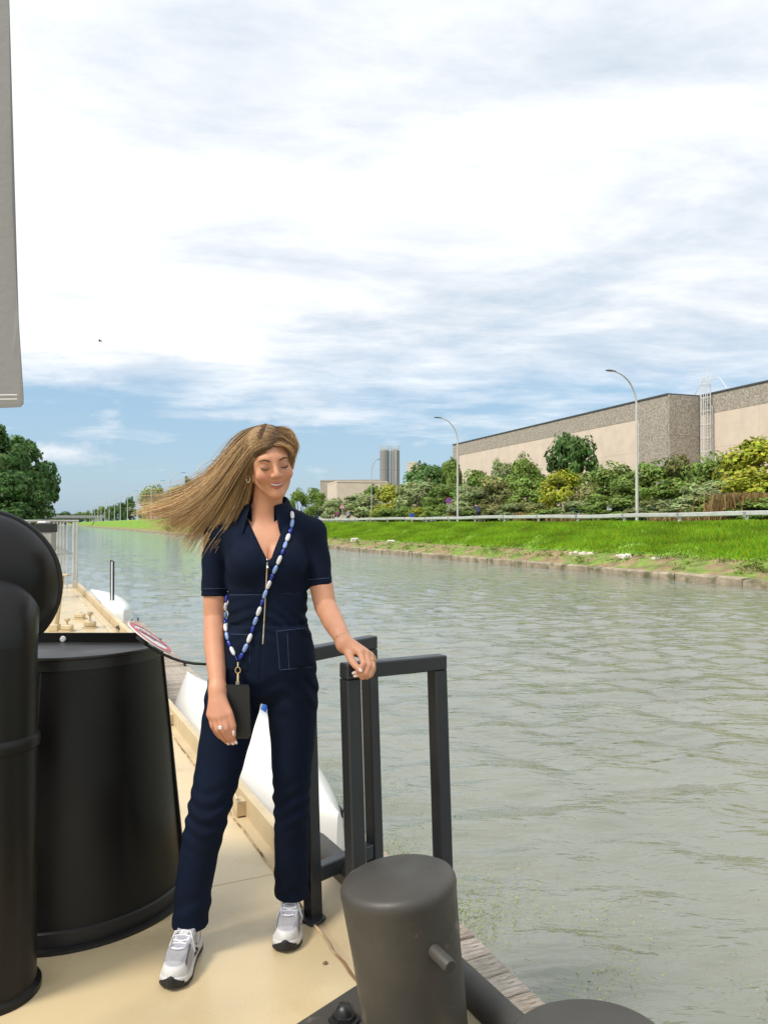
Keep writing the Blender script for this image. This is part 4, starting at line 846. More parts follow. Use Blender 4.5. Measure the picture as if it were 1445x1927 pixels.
# ------------------------------------------------------------------ canoes
M_canoe = mat('white_gelcoat', (.80, .79, .76), .25, var=.03, vscale=3, coat=.2)
def canoe(name, a, b, beam, depth, lab, tip=.16):
    """upturned hull lofted from end a to end b (keel up)"""
    a, b = Vector(a), Vector(b); d = b - a; L = d.length; ax = d.normalized(); sd = Vector((ax.y, -ax.x, 0)).normalized(); up = Vector((0, 0, 1)); e = empty(name, tuple((a + b) / 2), lab, 'canoe'); n = 28; k = 15; vs = []
    for i in range(n + 1):
        t = i / n; w = beam / 2 * max(0.012, (1 - abs(2 * t - 1) ** 2.3)) ** .75; hh = depth * (0.62 + .38 * (1 - abs(2 * t - 1) ** 2.5)); ri = tip * (abs(2 * t - 1) ** 5)
        for j in range(k):
            u = math.pi * j / (k - 1); x = math.cos(u); y = math.sin(u) ** .72; vs.append(a + d * t + sd * (w * (abs(x) ** .8) * (1 if x > 0 else -1)) + up * (hh * y + ri * y))
    fs = [(i * k + j, i * k + j + 1, (i + 1) * k + j + 1, (i + 1) * k + j) for i in range(n) for j in range(k - 1)] + [tuple(range(k)), tuple(n * k + j for j in range(k))[::-1]]
    m = MB(); m.add(vs, fs); m.build('hull', M_canoe, e, smooth=True, world=True, ang=60)
    m = MB(); m.tube([vs[i * k + k // 2] + up * .002 for i in range(1, n)], .006, 6); m.build('keel_strip', M_sgw, e, smooth=True, world=True)
    for j in (0, k - 1): m = MB(); m.tube([vs[i * k + j] for i in range(n + 1)], .011, 6); m.build('gunwale', M_sgw, e, smooth=True, world=True)
    return e
canoe('canoe', pixz(352, 1330, DZ + .012) , dk(3.75, QE - .39, DZ + .012), .74, .42, 'white upturned canoe on the dock seen between her legs', .10)
canoe('canoe', pixz(234, 1172, WATER + .02), pixz(172, 1128, WATER + .02), .9, .36, 'white upturned canoe afloat beyond the end of the dock', .05)
# mooring post beside the far canoe
P = dk(0, 0, 0); t_ = (212 - CX) / F; q_ = QE - .30; Yp = q_ / (t_ * cD + sD); Pm = np.array([t_ * Yp, Yp, DZ]); zt = 1.42 + (HOR - 1056) / F * Yp
me_ = empty('dock_post', Pm, 'thin white post with black side bars standing on the far dock', 'post')
for dx, r, z1, mt, nm in ((0, .022, zt - DZ - .03, M_white, 'core'), (-.034, .011, zt - DZ + .03, M_black2, 'side_bar'), (.036, .017, zt - DZ, M_blk, 'side_bar')):
    m = MB(); m.tube([(dx, 0, 0), (dx, 0, z1)], r, 10); m.build(nm, mt, me_, smooth=True)
m = MB(); m.tube([(-.034, 0, zt - DZ), (0, -.01, zt - DZ + .02), (.036, 0, zt - DZ - .02)], .010, 8); m.build('cap', M_black2, me_, smooth=True)
# fenders on the dock
M_bfab = mat('blue_grey_vinyl', (.30, .40, .58), .4, var=.15, vscale=20, bump=.3, bscale=30); M_bblue = mat('bright_blue_vinyl', (.02, .10, .42), .35, var=.05)
P = pixz(492, 1374, DZ); e = empty('dock_fender', P, 'blue and pale grey fender bag seen between her legs', 'fender'); up = Vector((.10, .02, .30)); m = MB(); pr = [(0, .02), (.04, .055), (.12, .07), (.22, .065), (.28, .04), (.31, .012)]
m.tube([Vector((.02, 0, 0)) + up * (z / .31) for z, r in pr], [r for z, r in pr], 14); m.build('body', M_bfab, e, smooth=True); m = MB(); m.tube([Vector((-.03, -.03, 0)) + up * (z / .31) for z, r in pr[:5]], [r * .55 for z, r in pr[:5]], 12); m.build('side_panel', M_bblue, e, smooth=True)
P = pixz(301, 1284, DZ); e = empty('dock_buoy', P, 'small blue and white buoy on the dock beside the drum', 'buoy'); m = MB(); m.lathe([(.0001, 0), (.05, .01), (.07, .05), (.055, .085)], n=18); m.build('base', M_bblue, e, smooth=True); m = MB(); m.lathe([(.055, .085), (.05, .11), (.025, .13), (.0001, .133)], n=18); m.build('cap', M_sgw, e, smooth=True)
# ------------------------------------------------------------------ hanging cloth at the left edge
ba = empty('hanging_banner', (-1.9, 1.8, 0), 'grey-white cloth banner hanging at the left edge of the sky', 'banner'); M_cloth = mat('banner_cloth', (.36, .355, .35), .8, var=.05, vscale=3, bump=.15, bscale=60, trans=.30)
edge = [(8, -150), (14, 0), (22, 180), (29, 400), (35, 600), (40.5, 745), (40, 758), (34, 764.5), (0, 766), (-60, 767), (-260, 768)]
E3 = [pix(x, y, 1.8) for x, y in edge]; L0, L1 = -2.4 + 0, E3[0][2]
vs = [(p[0], p[1] + .012 * math.sin(p[2] * 5), p[2]) for p in E3] + [(pix(-260, -150, 1.8)[0], 1.8, E3[0][2])]; n = len(vs); m = MB(); m.add(vs + [(x, y + .004, z) for x, y, z in vs], [tuple(range(n)), tuple(range(n, 2 * n))[::-1]] + [(i, (i + 1) % n, n + (i + 1) % n, n + i) for i in range(n)]); cl = m.build('cloth', M_cloth, ba, world=True)
for dy in (12, 20): m = MB(); m.tube([np.array(pix(-200, 766 - dy, 1.797)), np.array(pix(33, 763 - dy, 1.797))], .0012, 4); o = m.build('hem_stitch', M_white, ba, world=True); o.parent = cl
m = MB(); m.tube([(pix(-265, 0, 1.8)[0], 1.802, 0), (pix(-265, 0, 1.8)[0], 1.802, L1 + .05)], .022, 12); m.build('pole', M_galv, ba, smooth=True, world=True)
m = MB(); m.tube([(pix(-265, 0, 1.8)[0], 1.802, L1 + .014), (E3[0][0] + .02, 1.802, L1 + .014)], .012, 10); m.build('arm', M_galv, ba, smooth=True, world=True)
# ------------------------------------------------------------------ duckweed on the water, leaf on deck, bird
def duckweed():
    rng = np.random.default_rng(9); n = 15000; s = rng.uniform(.2, 6.5, n); q = QE + .02 + np.abs(rng.normal(size=n)) ** 1.5 * .30 + .12 * np.abs(np.sin(s * 2.3)) * rng.uniform(0, 1, n)
    cl = np.sin(s * 3.1 + q * 4) + np.sin(s * 7 - q * 5); keep = cl + rng.normal(size=n) * .8 > -.1; s, q = s[keep], q[keep]; n = len(s); a = rng.uniform(0, 6.28, n); r = rng.uniform(.0015, .0055, n)
    c = np.stack([q * cD - s * sD, q * sD + s * cD, np.full(n, WATER + .022)], 1); V = np.stack([c + np.stack([np.cos(a + k * 1.571) * r * (1.6 if k % 2 else 1), np.sin(a + k * 1.571) * r * (1.6 if k % 2 else 1), 0 * a], 1) for k in range(4)], 1).reshape(-1, 3)
    col = np.array([.30, .36, .09])[None] * rng.uniform(.5, 1.5, (n, 1)); tag(np_mesh('duckweed', V, np.arange(4 * n).reshape(n, 4), M_blade, col=np.repeat(col, 4, 0)), 'green duckweed flakes floating on the water beside the dock', 'duckweed', kind='stuff')
duckweed()
P = pixz(612, 1813, .002); m = MB(); m.add([P + np.array(d) for d in ((-.008, -.004, 0), (.004, -.008, .003), (.010, .002, .001), (.002, .009, .004), (-.006, .005, .002))] + [P + np.array((0, 0, .006))], [(0, 1, 5), (1, 2, 5), (2, 3, 5), (3, 4, 5), (4, 0, 5)]); tag(m.build('fallen_leaf', M_rust), 'tiny dark dry leaf lying on the cream deck', 'leaf')
B = pix(189, 642, 60); bd = empty('bird', B, 'tiny dark bird flying in the sky at the left', 'bird'); m = MB(); m.tube([(-.16, 0, 0), (-.08, 0, .01), (.05, 0, .02), (.14, 0, 0), (.17, 0, -.01)], [.02, .045, .05, .03, .005], 8); m.build('body', M_blk, bd, smooth=True)
for sg_ in (-1, 1): m = MB(); m.add([(-.07, 0, .03), (.08, 0, .03), (.03, sg_ * .18, .10), (-.05, sg_ * .16, .10), (-.05, sg_ * .34, .02)] + [(-.07, 0, .02), (.08, 0, .02), (.03, sg_ * .18, .09), (-.05, sg_ * .16, .09), (-.05, sg_ * .34, .012)], [(0, 1, 2, 3), (3, 2, 4), (5, 8, 7, 6), (8, 9, 7), (0, 5, 6, 1), (1, 6, 7, 2), (2, 7, 9, 4), (4, 9, 8, 3), (3, 8, 5, 0)]); m.build('wing', M_blk, bd)
# ------------------------------------------------------------------ signed-distance modelling for people and shoes
f32 = np.float32
def rcone(a, b, r1, r2):
    a = np.array(a, f32); b = np.array(b, f32); ab = b - a; L2 = float(ab @ ab) + 1e-12
    def d(P):
        t = np.clip(((P - a) @ ab) / L2, 0, 1); q = P - a - t[:, None] * ab
        return np.sqrt((q * q).sum(1)) - (r1 + (r2 - r1) * t)
    return d
def ell(c, r, Rm=None):
    c = np.array(c, f32); r = np.array(r, f32); Rm = None if Rm is None else np.array(Rm, f32)
    def d(P):
        q = P - c
        if Rm is not None: q = q @ Rm
        k0 = np.sqrt(((q / r) ** 2).sum(1)); k1 = np.sqrt(((q / (r * r)) ** 2).sum(1)) + 1e-9
        return k0 * (k0 - 1) / k1
    return d
def chain(pts, rad):
    ds = [rcone(pts[i], pts[i + 1], rad[i], rad[i + 1]) for i in range(len(pts) - 1)]
    def d(P):
        r = ds[0](P)
        for q in ds[1:]: r = np.minimum(r, q(P))
        return r
    return d
def smin(a, b, k):
    h = np.clip(0.5 + 0.5 * (b - a) / k, 0, 1); return b + (a - b) * h - k * h * (1 - h)
def smax(a, b, k): return -smin(-a, -b, k)
def surface_nets(fn, lo, hi, h, B=10):
    lo = np.array(lo, f32); hi = np.array(hi, f32); nb = np.ceil((hi - lo) / (h * B)).astype(int); n = nb * B + 1
    G = np.full(n, 1.0, f32)
    cs = np.stack(np.meshgrid(*[np.arange(k) for k in nb], indexing='ij'), -1).reshape(-1, 3)
    cen = lo + (cs + .5) * (h * B); d = fn(cen.astype(f32)); hd = h * B * .5 * 1.7321
    th_ = hd * 1.12 + .004; act = cs[np.abs(d) < th_]; ins = cs[d <= -th_]
    for c in ins: G[c[0] * B:c[0] * B + B + 1, c[1] * B:c[1] * B + B + 1, c[2] * B:c[2] * B + B + 1] = -1.0
    loc = np.stack(np.meshgrid(*[np.arange(B + 1)] * 3, indexing='ij'), -1).reshape(-1, 3)
    for i in range(0, len(act), 120):
        a = act[i:i + 120]; P = (lo + (a[:, None, :] * B + loc[None]).reshape(-1, 3) * h).astype(f32); v = fn(P).reshape(len(a), B + 1, B + 1, B + 1)
        for c, w in zip(a, v): G[c[0] * B:c[0] * B + B + 1, c[1] * B:c[1] * B + B + 1, c[2] * B:c[2] * B + B + 1] = w
    S = G < 0; cnt = np.zeros(tuple(np.array(G.shape) - 1), np.int8); sl = lambda o, m: slice(o, m - 1 + o)
    for i in (0, 1):
        for j in (0, 1):
            for k in (0, 1): cnt += S[sl(i, n[0]), sl(j, n[1]), sl(k, n[2])]
    cell = (cnt > 0) & (cnt < 8); idx = np.full(cell.shape, -1, np.int32); C = np.argwhere(cell); idx[cell] = np.arange(len(C))
    acc = np.zeros((len(C), 3), np.float64); num = np.zeros(len(C))
    cor = [(i, j, k) for i in (0, 1) for j in (0, 1) for k in (0, 1)]
    val = {o: G[C[:, 0] + o[0], C[:, 1] + o[1], C[:, 2] + o[2]] for o in cor}
    for o in cor:
        for ax in range(3):
            if o[ax] == 0:
                p = list(o); p[ax] = 1; va, vb = val[o], val[tuple(p)]; cr = (va < 0) != (vb < 0); t = np.where(cr, va / np.where(cr, va - vb, 1), 0)
                q = np.zeros((len(C), 3)); q[:] = o; q[:, ax] += t; acc += q * cr[:, None]; num += cr
    V = lo + (C + acc / num[:, None]) * h; Fs = []
    for ax in range(3):
        b, c = (ax + 1) % 3, (ax + 2) % 3; s0 = [slice(0, m - 1) for m in n]; a0 = [slice(1, n[t] - 1) if t != ax else slice(0, n[t] - 1) for t in range(3)]; a1 = [slice(1, n[t] - 1) if t != ax else slice(1, n[t]) for t in range(3)]
        A, Bv = S[tuple(a0)], S[tuple(a1)]; E = np.argwhere(A != Bv)
        if not len(E): continue
        flip = A[tuple(E.T)]; base = E.copy(); base[:, b] += 1; base[:, c] += 1
        def at(db, dc): q = base.copy(); q[:, b] += db; q[:, c] += dc; return idx[tuple(q.T)]
        q = np.stack([at(-1, -1), at(0, -1), at(0, 0), at(-1, 0)], 1); q[~flip] = q[~flip][:, ::-1]; Fs.append(q)
    Fq = np.concatenate(Fs); return V, Fq[(Fq >= 0).all(1)]
def relax(V, Fq, it=2, w=.5):
    n = len(V)
    for _ in range(it):
        a = np.zeros((n, 3)); c = np.zeros(n)
        for i in range(4):
            for j in (1, 3):
                np.add.at(a, Fq[:, i], V[Fq[:, (i + j) % 4]]); np.add.at(c, Fq[:, i], 1)
        V = V * (1 - w) + w * a / np.maximum(c, 1)[:, None]
    return V
# ------------------------------------------------------------------ the standing woman
A3 = lambda *q: [pix(x, y, Y) for x, y, Y in q]
TY = 2.66                                         # torso depth
HC = pix(508.5, 868.5, 2.615)                         # head centre at eye level
_yaw, _pit, _rol = R(17), R(17), R(-9)
def rotm(ax, a):
    return np.array(Matrix.Rotation(a, 3, ax))
# head frame columns: x -> viewer right, y -> out of the face, z -> up
H0 = np.array([[1, 0, 0], [0, -1, 0], [0, 0, 1]], float).T
HR = rotm('Y', _rol) @ rotm('Z', _yaw) @ rotm('X', _pit) @ H0
HRf = HR.astype(f32); HCf = HC.astype(f32)
def hl(P): return (P - HCf) @ HRf
def hw(p): return HC + HR @ np.array(p)
def mir(fn, c, *a): return [fn((s * c[0], c[1], c[2]), *a) for s in (-1, 1)]
HEADP = [(ell((0, -.012, .032), (.073, .092, .083)), 0), (ell((0, .034, -.03), (.057, .056, .083)), .03)]
HEADP += [(rcone((s * .047, -.004, -.048), (s * .012, .066, -.096), .024, .0165), .02) for s in (-1, 1)]
HEADP += [(ell((0, .072, -.098), (.020, .016, .016)), .014)]
HEADP += [(ell((s * .038, .061, -.034), (.024, .021, .021)), .018) for s in (-1, 1)]
HEADP += [(ell((0, .072, .024), (.046, .018, .014)), .016)]
HEADP += [(rcone((0, .086, .012), (0, .108, -.026), .0075, .0105), .011)] + [(ell((s * .0115, .099, -.031), (.0085, .010, .0075)), .006) for s in (-1, 1)]
HEADN = [(ell((s * .031, .103, .001), (.019, .016, .012)), .012) for s in (-1, 1)]
HEADQ = [(ell((s * .031, .074, -.001), (.0145, .0125, .0115)), .004) for s in (-1, 1)]
HEADQ += [(chain([(-.030, .070, -.0505), (-.014, .0855, -.0575), (0, .090, -.0585), (.014, .0855, -.0575), (.030, .070, -.0505)], [.002, .0034, .0038, .0034, .002]), .005),
          (chain([(-.029, .070, -.0515), (-.015, .083, -.0665), (0, .088, -.0715), (.015, .083, -.0665), (.029, .070, -.0515)], [.002, .0042, .0052, .0042, .002]), .005)]
HEADQ += [(ell((s * .075, -.006, -.012), (.008, .017, .029)), .006) for s in (-1, 1)]
def d_head(P):
    q = hl(P); d = HEADP[0][0](q)
    for fn, k in HEADP[1:]: d = smin(d, fn(q), k)
    for fn, k in HEADN: d = smax(d, -fn(q), k)
    for fn, k in HEADQ: d = smin(d, fn(q), k)
    return d
neck0, neck1 = hw((0, -.030, -.055)), pix(500, 985, 2.69)
d_neck = chain([neck0, (neck0 + neck1) / 2 + np.array([0, -.004, 0]), neck1], [.051, .0505, .058])
# torso loft: (pixel y, x left, x right, half depth, centre Y)
TL = [(955, 470, 536, .050, 2.70), (978, 436, 562, .062, 2.69), (1000, 412, 590, .082, 2.68), (1030, 418, 588, .096, 2.67), (1060, 424, 584, .100, 2.665), (1110, 429, 578, .092, 2.66), (1165, 431, 576, .090, 2.66), (1210, 419, 587, .100, 2.66), (1260, 402, 597, .112, 2.665), (1285, 397, 596, .113, 2.67), (1305, 412, 580, .095, 2.67), (1325, 440, 554, .06, 2.67)]
tz = np.array([pix(500, t[0], 2.62)[2] for t in TL])[::-1]
tcx = np.array([(pix(t[1], t[0], t[4])[0] + pix(t[2], t[0], t[4])[0]) / 2 for t in TL])[::-1]
trx = np.array([(pix(t[2], t[0], t[4])[0] - pix(t[1], t[0], t[4])[0]) / 2 for t in TL])[::-1]
try_ = np.array([t[3] for t in TL])[::-1]; tcy = np.array([t[4] for t in TL])[::-1]
zz = np.linspace(tz[0], tz[-1], 60)
def sm(v):
    w = np.interp(zz, tz, v); 
    for _ in range(3): w[1:-1] = (w[:-2] + 2 * w[1:-1] + w[2:]) / 4
    return w
tcx, trx, try_, tcy = map(sm, (tcx, trx, try_, tcy))
def d_torso(P):
    z = P[:, 2]; cx, rx, ry, cy = (np.interp(z, zz, v).astype(f32) for v in (tcx, trx, try_, tcy))
    q = np.sqrt(np.abs((P[:, 0] - cx) / rx) ** 2.3 + np.abs((P[:, 1] - cy) / ry) ** 2.3) ** (2 / 2.3)
    d = (q - 1) * np.minimum(rx, ry) * .85
    return np.maximum(d, np.maximum(z - zz[-1], zz[0] - z))
bustL, bustR = pix(468, 1062, 2.595), pix(540, 1060, 2.595)
d_bust = [ell(bustL, (.064, .050, .066)), ell(bustR, (.064, .050, .066))]
shR, shL = pix(414, 1004, 2.68), pix(586, 1000, 2.68)
d_shld = [rcone(pix(470, 975, 2.70), shR, .048, .047), rcone(pix(532, 975, 2.70), shL, .048, .047)]
# legs (trousers)
legR = A3((440, 1310, 2.665), (424, 1390, 2.63), (409, 1460, 2.60), (392, 1530, 2.575), (376, 1600, 2.57), (366, 1660, 2.57), (357, 1752, 2.575)); rR = [.098, .085, .076, .069, .064, .061, .0585]
legL = A3((550, 1310, 2.665), (551, 1390, 2.66), (549, 1460, 2.66), (549, 1530, 2.665), (549, 1600, 2.70), (549, 1650, 2.73), (550, 1700, 2.75)); rL = [.090, .076, .066, .061, .060, .061, .062]
d_legR, d_legL = chain(legR, rR), chain(legL, rL)
hemR, hemL = .092, .105
def d_suit_body(P):
    """jumpsuit without sleeves and cuts"""
    d = d_torso(P)
    for b in d_bust: d = smin(d, b(P), .03)
    for b in d_shld: d = smin(d, b(P), .03)
    lr, ll = d_legR(P), d_legL(P); l = smin(lr, ll, .012)
    return smin(d, l, .026)
# sleeves
slR = A3((412, 1006, 2.68), (405, 1060, 2.675), (403, 1122, 2.665)); slL = A3((587, 1002, 2.68), (596, 1050, 2.67), (602, 1103, 2.655))
def cut(P, a, b, off=0):
    a, b = np.array(a, f32), np.array(b, f32); n = (b - a) / np.linalg.norm(b - a); return (P - b) @ n - off
d_slR, d_slL = chain(slR, [.050, .046, .0435]), chain(slL, [.050, .047, .044])
VP_ = [pix(x, y, 2.56) for x, y in ((503.5, 1056), (453, 966), (462, 925), (540, 925), (537, 966), (511, 1050))]
VX, VZ = [p[0] for p in VP_], [p[2] for p in VP_]
def d_poly(X, Z, xs, zs):
    """signed distance to polygon in the x-z plane"""
    d = np.full(X.shape, 1e9, f32); ins = np.zeros(X.shape, bool); n = len(xs)
    for i in range(n):
        ax, az, bx, bz = xs[i], zs[i], xs[i - 1], zs[i - 1]; ex, ez = bx - ax, bz - az; wx, wz = X - ax, Z - az
        t = np.clip((wx * ex + wz * ez) / (ex * ex + ez * ez), 0, 1); d = np.minimum(d, (wx - ex * t) ** 2 + (wz - ez * t) ** 2)
        c = ((az > Z) != (bz > Z)) & (X < (bx - ax) * (Z - az) / (bz - az + 1e-12) + ax); ins ^= c
    return np.where(ins, -1, 1) * np.sqrt(d)
POCK = [[pix(x, y, 2.56) for x, y in q] for q in (((520, 1187), (582, 1180), (590, 1256), (527, 1262)), ((424, 1192), (470, 1194), (468, 1262), (420, 1262)))]
PX = [([p[0] for p in q], [p[2] for p in q]) for q in POCK]
zW1, zW2 = pix(500, 1118, 2.57)[2], pix(500, 1178, 2.57)[2]
def folds(P):
    x, y, z = P[:, 0], P[:, 1], P[:, 2]; g = lambda c, w: np.exp(-((z - c) / w) ** 2)
    w = .0022 * np.sin(z * 150 + 9 * np.sin(x * 14 + y * 9)) * g(1.09, .06)                       # waist
    w = w + .0030 * np.sin(z * 95 + x * 60 + 5 * np.sin(x * 25)) * g(.84, .07)                    # hips and crotch
    w = w + .0036 * np.sin(z * 120 + y * 30 + 3 * np.sin(x * 30)) * g(.46, .085)                  # knees
    w = w + .0026 * np.sin(z * 90 - x * 40 + y * 30) * g(.16, .06)                                # hems
    w = w + .0020 * np.sin(z * 55 + x * 70 + 2 * np.sin(y * 40)) * g(1.28, .10)                   # chest
    return w + .0012 * np.sin(x * 60 + z * 21) * np.sin(z * 33 + y * 50)
def d_suit(P):
    d = d_suit_body(P) - folds(P); a = np.maximum(d_slR(P) - .6 * folds(P), cut(P, slR[1], slR[2])); b = np.maximum(d_slL(P) - .6 * folds(P), cut(P, slL[1], slL[2]))
    d = smin(smin(d, a, .012), b, .012); X, Y, Z = P[:, 0], P[:, 1], P[:, 2]; front = Y < TY
    vp = d_poly(X, Z, VX, VZ)
    for xs, zs in PX: d = np.where(front, d - .0026 * np.clip(.5 - d_poly(X, Z, xs, zs) / .002, 0, 1), d)
    d = np.where(front & (Z < 1.46), d - .003 * np.clip((.024 - np.abs(vp)) / .003, 0, 1), d)
    for zw in (zW1, zW2): d = d + .0022 * np.exp(-((Z - zw) / .0035) ** 2)
    d = d + .0035 * np.exp(-(vp / .0) ** 2) if False else d
    fly = np.exp(-((X - (VX[0] + (Z - VZ[0]) * .06)) / .003) ** 2) * (Z < VZ[0]) * (Z > .80) * front; d = d + .003 * fly
    d = np.maximum(d, np.where(Y < TY + .01, -vp, -1)); hole = np.sqrt((X - neck1[0]) ** 2 + (Y - neck1[1]) ** 2) - .061
    d = np.maximum(d, np.where(Z > 1.40, -hole, -1)); d = np.maximum(d, Z - pix(500, 955, TY)[2])
    midx = (legR[-1][0] + legL[-1][0]) / 2; return np.maximum(d, np.where(X < midx, hemR + .12 * (P[:, 1] - 2.575), hemL) - Z)
# arms and hands (skin)
armR = A3((412, 1006, 2.68), (404, 1090, 2.672), (404, 1160, 2.66), (404, 1215, 2.615), (408, 1262, 2.565), (410, 1298, 2.53)); arR = [.040, .041, .037, .0355, .030, .0255]
armL = A3((587, 1002, 2.68), (600, 1080, 2.665), (612, 1140, 2.635), (628, 1172, 2.56), (640, 1193, 2.50), (649, 1212, 2.465)); arL = [.040, .042, .038, .0355, .029, .0235]
def hand(wrist, mcps, fingers, thumb, palm_r, k=.010):
    palm = [rcone(wrist, m, .0235, palm_r) for m in mcps]; fs = [chain([m] + f, r) for m, f, r in zip(mcps, fingers, [[.0105, .0093, .0085, .0068]] * 3 + [[.0092, .0082, .0073, .006]])]
    th = chain(thumb, [.015, .0125, .0105, .0075])
    def d(P):
        r = palm[0](P)
        for q in palm[1:]: r = smin(r, q(P), .012)
        r = smin(r, th(P), .008)
        g = fs[0](P)
        for q in fs[1:]: g = smin(g, q(P), .0022)
        return smin(r, g, .006)
    return d
hR = hand(armR[-1], A3((422, 1346, 2.487), (412, 1349, 2.484), (403, 1348, 2.490), (396, 1344, 2.502)),
    [A3((427, 1370, 2.472), (436, 1386, 2.482), (443, 1396, 2.497)), A3((419, 1374, 2.468), (429, 1389, 2.482), (437, 1398, 2.50)), A3((409, 1373, 2.476), (420, 1389, 2.49), (429, 1398, 2.508)), A3((400, 1366, 2.492), (407, 1379, 2.502), (414, 1388, 2.516))],
    A3((417, 1312, 2.515), (432, 1343, 2.488), (439, 1366, 2.483), (440, 1384, 2.487)), .0135)
hL = hand(armL[-1], A3((677, 1227, 2.428), (688, 1229, 2.440), (696, 1234, 2.450), (701, 1240, 2.458)),
    [A3((684, 1249, 2.392), (678, 1262, 2.388), (668, 1266, 2.392)), A3((694, 1252, 2.398), (688, 1268, 2.390), (672, 1271, 2.393)), A3((701, 1256, 2.408), (695, 1271, 2.397), (680, 1276, 2.396)), A3((703, 1259, 2.420), (699, 1270, 2.408), (690, 1276, 2.404))],
    A3((655, 1226, 2.445), (660, 1240, 2.415), (668, 1252, 2.388), (679, 1262, 2.370)), .0125)
ankR, ankL = pix(357, 1752, 2.575), pix(549, 1690, 2.755)
d_armR, d_armL = chain(armR, arR), chain(armL, arL)
d_ank = [rcone(legR[-2], (ankR[0], ankR[1], .07), .045, .036), rcone(legL[-2], (ankL[0], ankL[1], .07), .045, .036)]
def d_skin(P):
    b = d_suit_body(P) + .0075
    b = smax(b, 1.0 - P[:, 2], .02)
    d = smin(b, d_neck(P), .022); d = smin(d, d_head(P), .014)
    d = smin(d, smin(d_armR(P), hR(P), .014), .012); d = smin(d, smin(d_armL(P), hL(P), .014), .012)
    X, Z = P[:, 0], P[:, 2]
    cl = np.exp(-((X - VX[0] - .002) / .004) ** 2) * np.clip((VZ[0] + .055 - Z) / .03, 0, 1) * (P[:, 1] < TY) * (Z > 1.2)
    return d + .006 * cl
woman = empty('person', ((ankR[0] + ankL[0]) / 2, (ankR[1] + ankL[1]) / 2, 0), 'woman in navy short-sleeved jumpsuit with wind-blown hair, hand on rail', 'person')
M_skin = mat('skin', (.5, .3, .2), .48, var=.05, vscale=30, attr='Col', bump=.08, bscale=220, bdist=.002, spec=.4, sss=.12)
M_denim = mat('navy_denim', (.0015, .0062, .021), .85, var=.25, vscale=9, bump=.25, bscale=500, bdist=.001, sheen=.0, spec=.2)
M_stitch = mat('denim_stitch', (.05, .075, .14), .8, var=0)
SK = 0.0036
V, Fq = surface_nets(d_skin, (-.75, 2.30, .62), (-.03, 2.84, 1.80), SK); V = relax(V, Fq, 1, .5)
q = (V - HC) @ HR; sk = np.tile(np.array([.62, .305, .185]), (len(V), 1))
def tint(mask, c):
    global sk
    sk = sk * (1 - mask[:, None]) + np.array(c)[None] * mask[:, None]
G = lambda p, c, r: np.exp(-(((p - np.array(c)) / np.array(r)) ** 2).sum(1))
tint(np.clip(.75 * (G(q, (-.042, .066, -.036), (.02, .03, .016)) + G(q, (.042, .066, -.036), (.02, .03, .016))), 0, 1) * .8, (.58, .19, .13))
lip = np.clip(1.6 * np.maximum(G(np.stack([q[:, 0], q[:, 1], q[:, 2] - 9 * q[:, 0] ** 2], 1), (0, .092, -.0585), (.024, .03, .0036)), G(np.stack([q[:, 0], q[:, 1], q[:, 2] - 16 * q[:, 0] ** 2], 1), (0, .092, -.0718), (.022, .03, .0050))), 0, 1); tint(lip * (q[:, 1] > .06), (.50, .15, .125))
tint(np.clip(1.3 * (G(q, (-.031, .085, .002), (.016, .02, .008)) + G(q, (.031, .085, .002), (.016, .02, .008))), 0, 1) * .42, (.27, .13, .085))
hand_m = np.clip((V[:, 2] < pix(405, 1320, 2.5)[2]) * 1.0, 0, 1) * (V[:, 1] < 2.54); tint(hand_m * .25, (.56, .22, .14))
body = np_mesh('body', V - np.array(woman.location), Fq, M_skin, woman, smooth=True, col=sk)
V, Fq = surface_nets(d_suit, (-.86, 2.40, .05), (-.12, 2.90, 1.50), SK); V = relax(V, Fq, 1, .5)
suit = np_mesh('jumpsuit', V - np.array(woman.location), Fq, M_denim, woman, smooth=True); suit['label'] = 'navy denim jumpsuit with zip front'
WL = Vector(woman.location)
def wpart(name, fn, mt, par=None, smooth=True):
    m = MB(); fn(m); m.v = [tuple(Vector(p) - WL) for p in m.v]; return m.build(name, mt, par or woman, smooth=smooth)
def on_suit(px, py, off=.002, fn=d_suit):
    r = ray(px, py); t = np.arange(2.30, 2.80, .001); P = (np.array([0, 0, CAMZ])[None] + r[None] * (t / r[1])[:, None]).astype(f32); d = fn(P); i = np.argmax(d < 0)
    if not (d < 0).any(): i = np.argmin(d)
    rn = r / np.linalg.norm(r); return P[i].astype(float) - rn * off
# zip, stitching, collar
M_gold = mat('pale_gold', (.75, .60, .34), .25, 1.0, var=0); M_zip = mat('zip_metal', (.62, .55, .40), .35, .8, var=.1, vscale=200)
zp = [on_suit(503 - 0.055 * (y - 1056) + .5, y, .0012) for y in range(1058, 1216, 7)]
wpart('zip', lambda m: m.tube(zp, .0030, 6), M_zip, suit)
a, b = on_suit(502.5, 1052, .006), on_suit(504, 1070, .007); wpart('zip_puller', lambda m: (m.tube([a, (a + b) / 2, b], [.0035, .0045, .0055], 8)), mat('zip_silver', (.8, .8, .8), .25, .9, var=0), suit)
def stitch(pts, r=.0008): wpart('stitch_line', lambda m: m.tube([on_suit(x, y, .0006) for x, y in pts], r, 4), M_stitch, suit)
lin = lambda x0, y0, x1, y1, n=14: [(x0 + (x1 - x0) * i / n, y0 + (y1 - y0) * i / n) for i in range(n + 1)]
for q_ in (lin(521, 1188, 581, 1181), lin(526, 1261, 588, 1255), lin(521, 1190, 527, 1260), lin(541, 1190, 544, 1258), lin(434, 1193, 470, 1195), lin(472, 1195, 469, 1262), lin(430, 1120, 498, 1119), lin(510, 1118, 576, 1115), lin(381, 1108, 426, 1107, 8), lin(579, 1091, 625, 1087, 8)): stitch(q_)
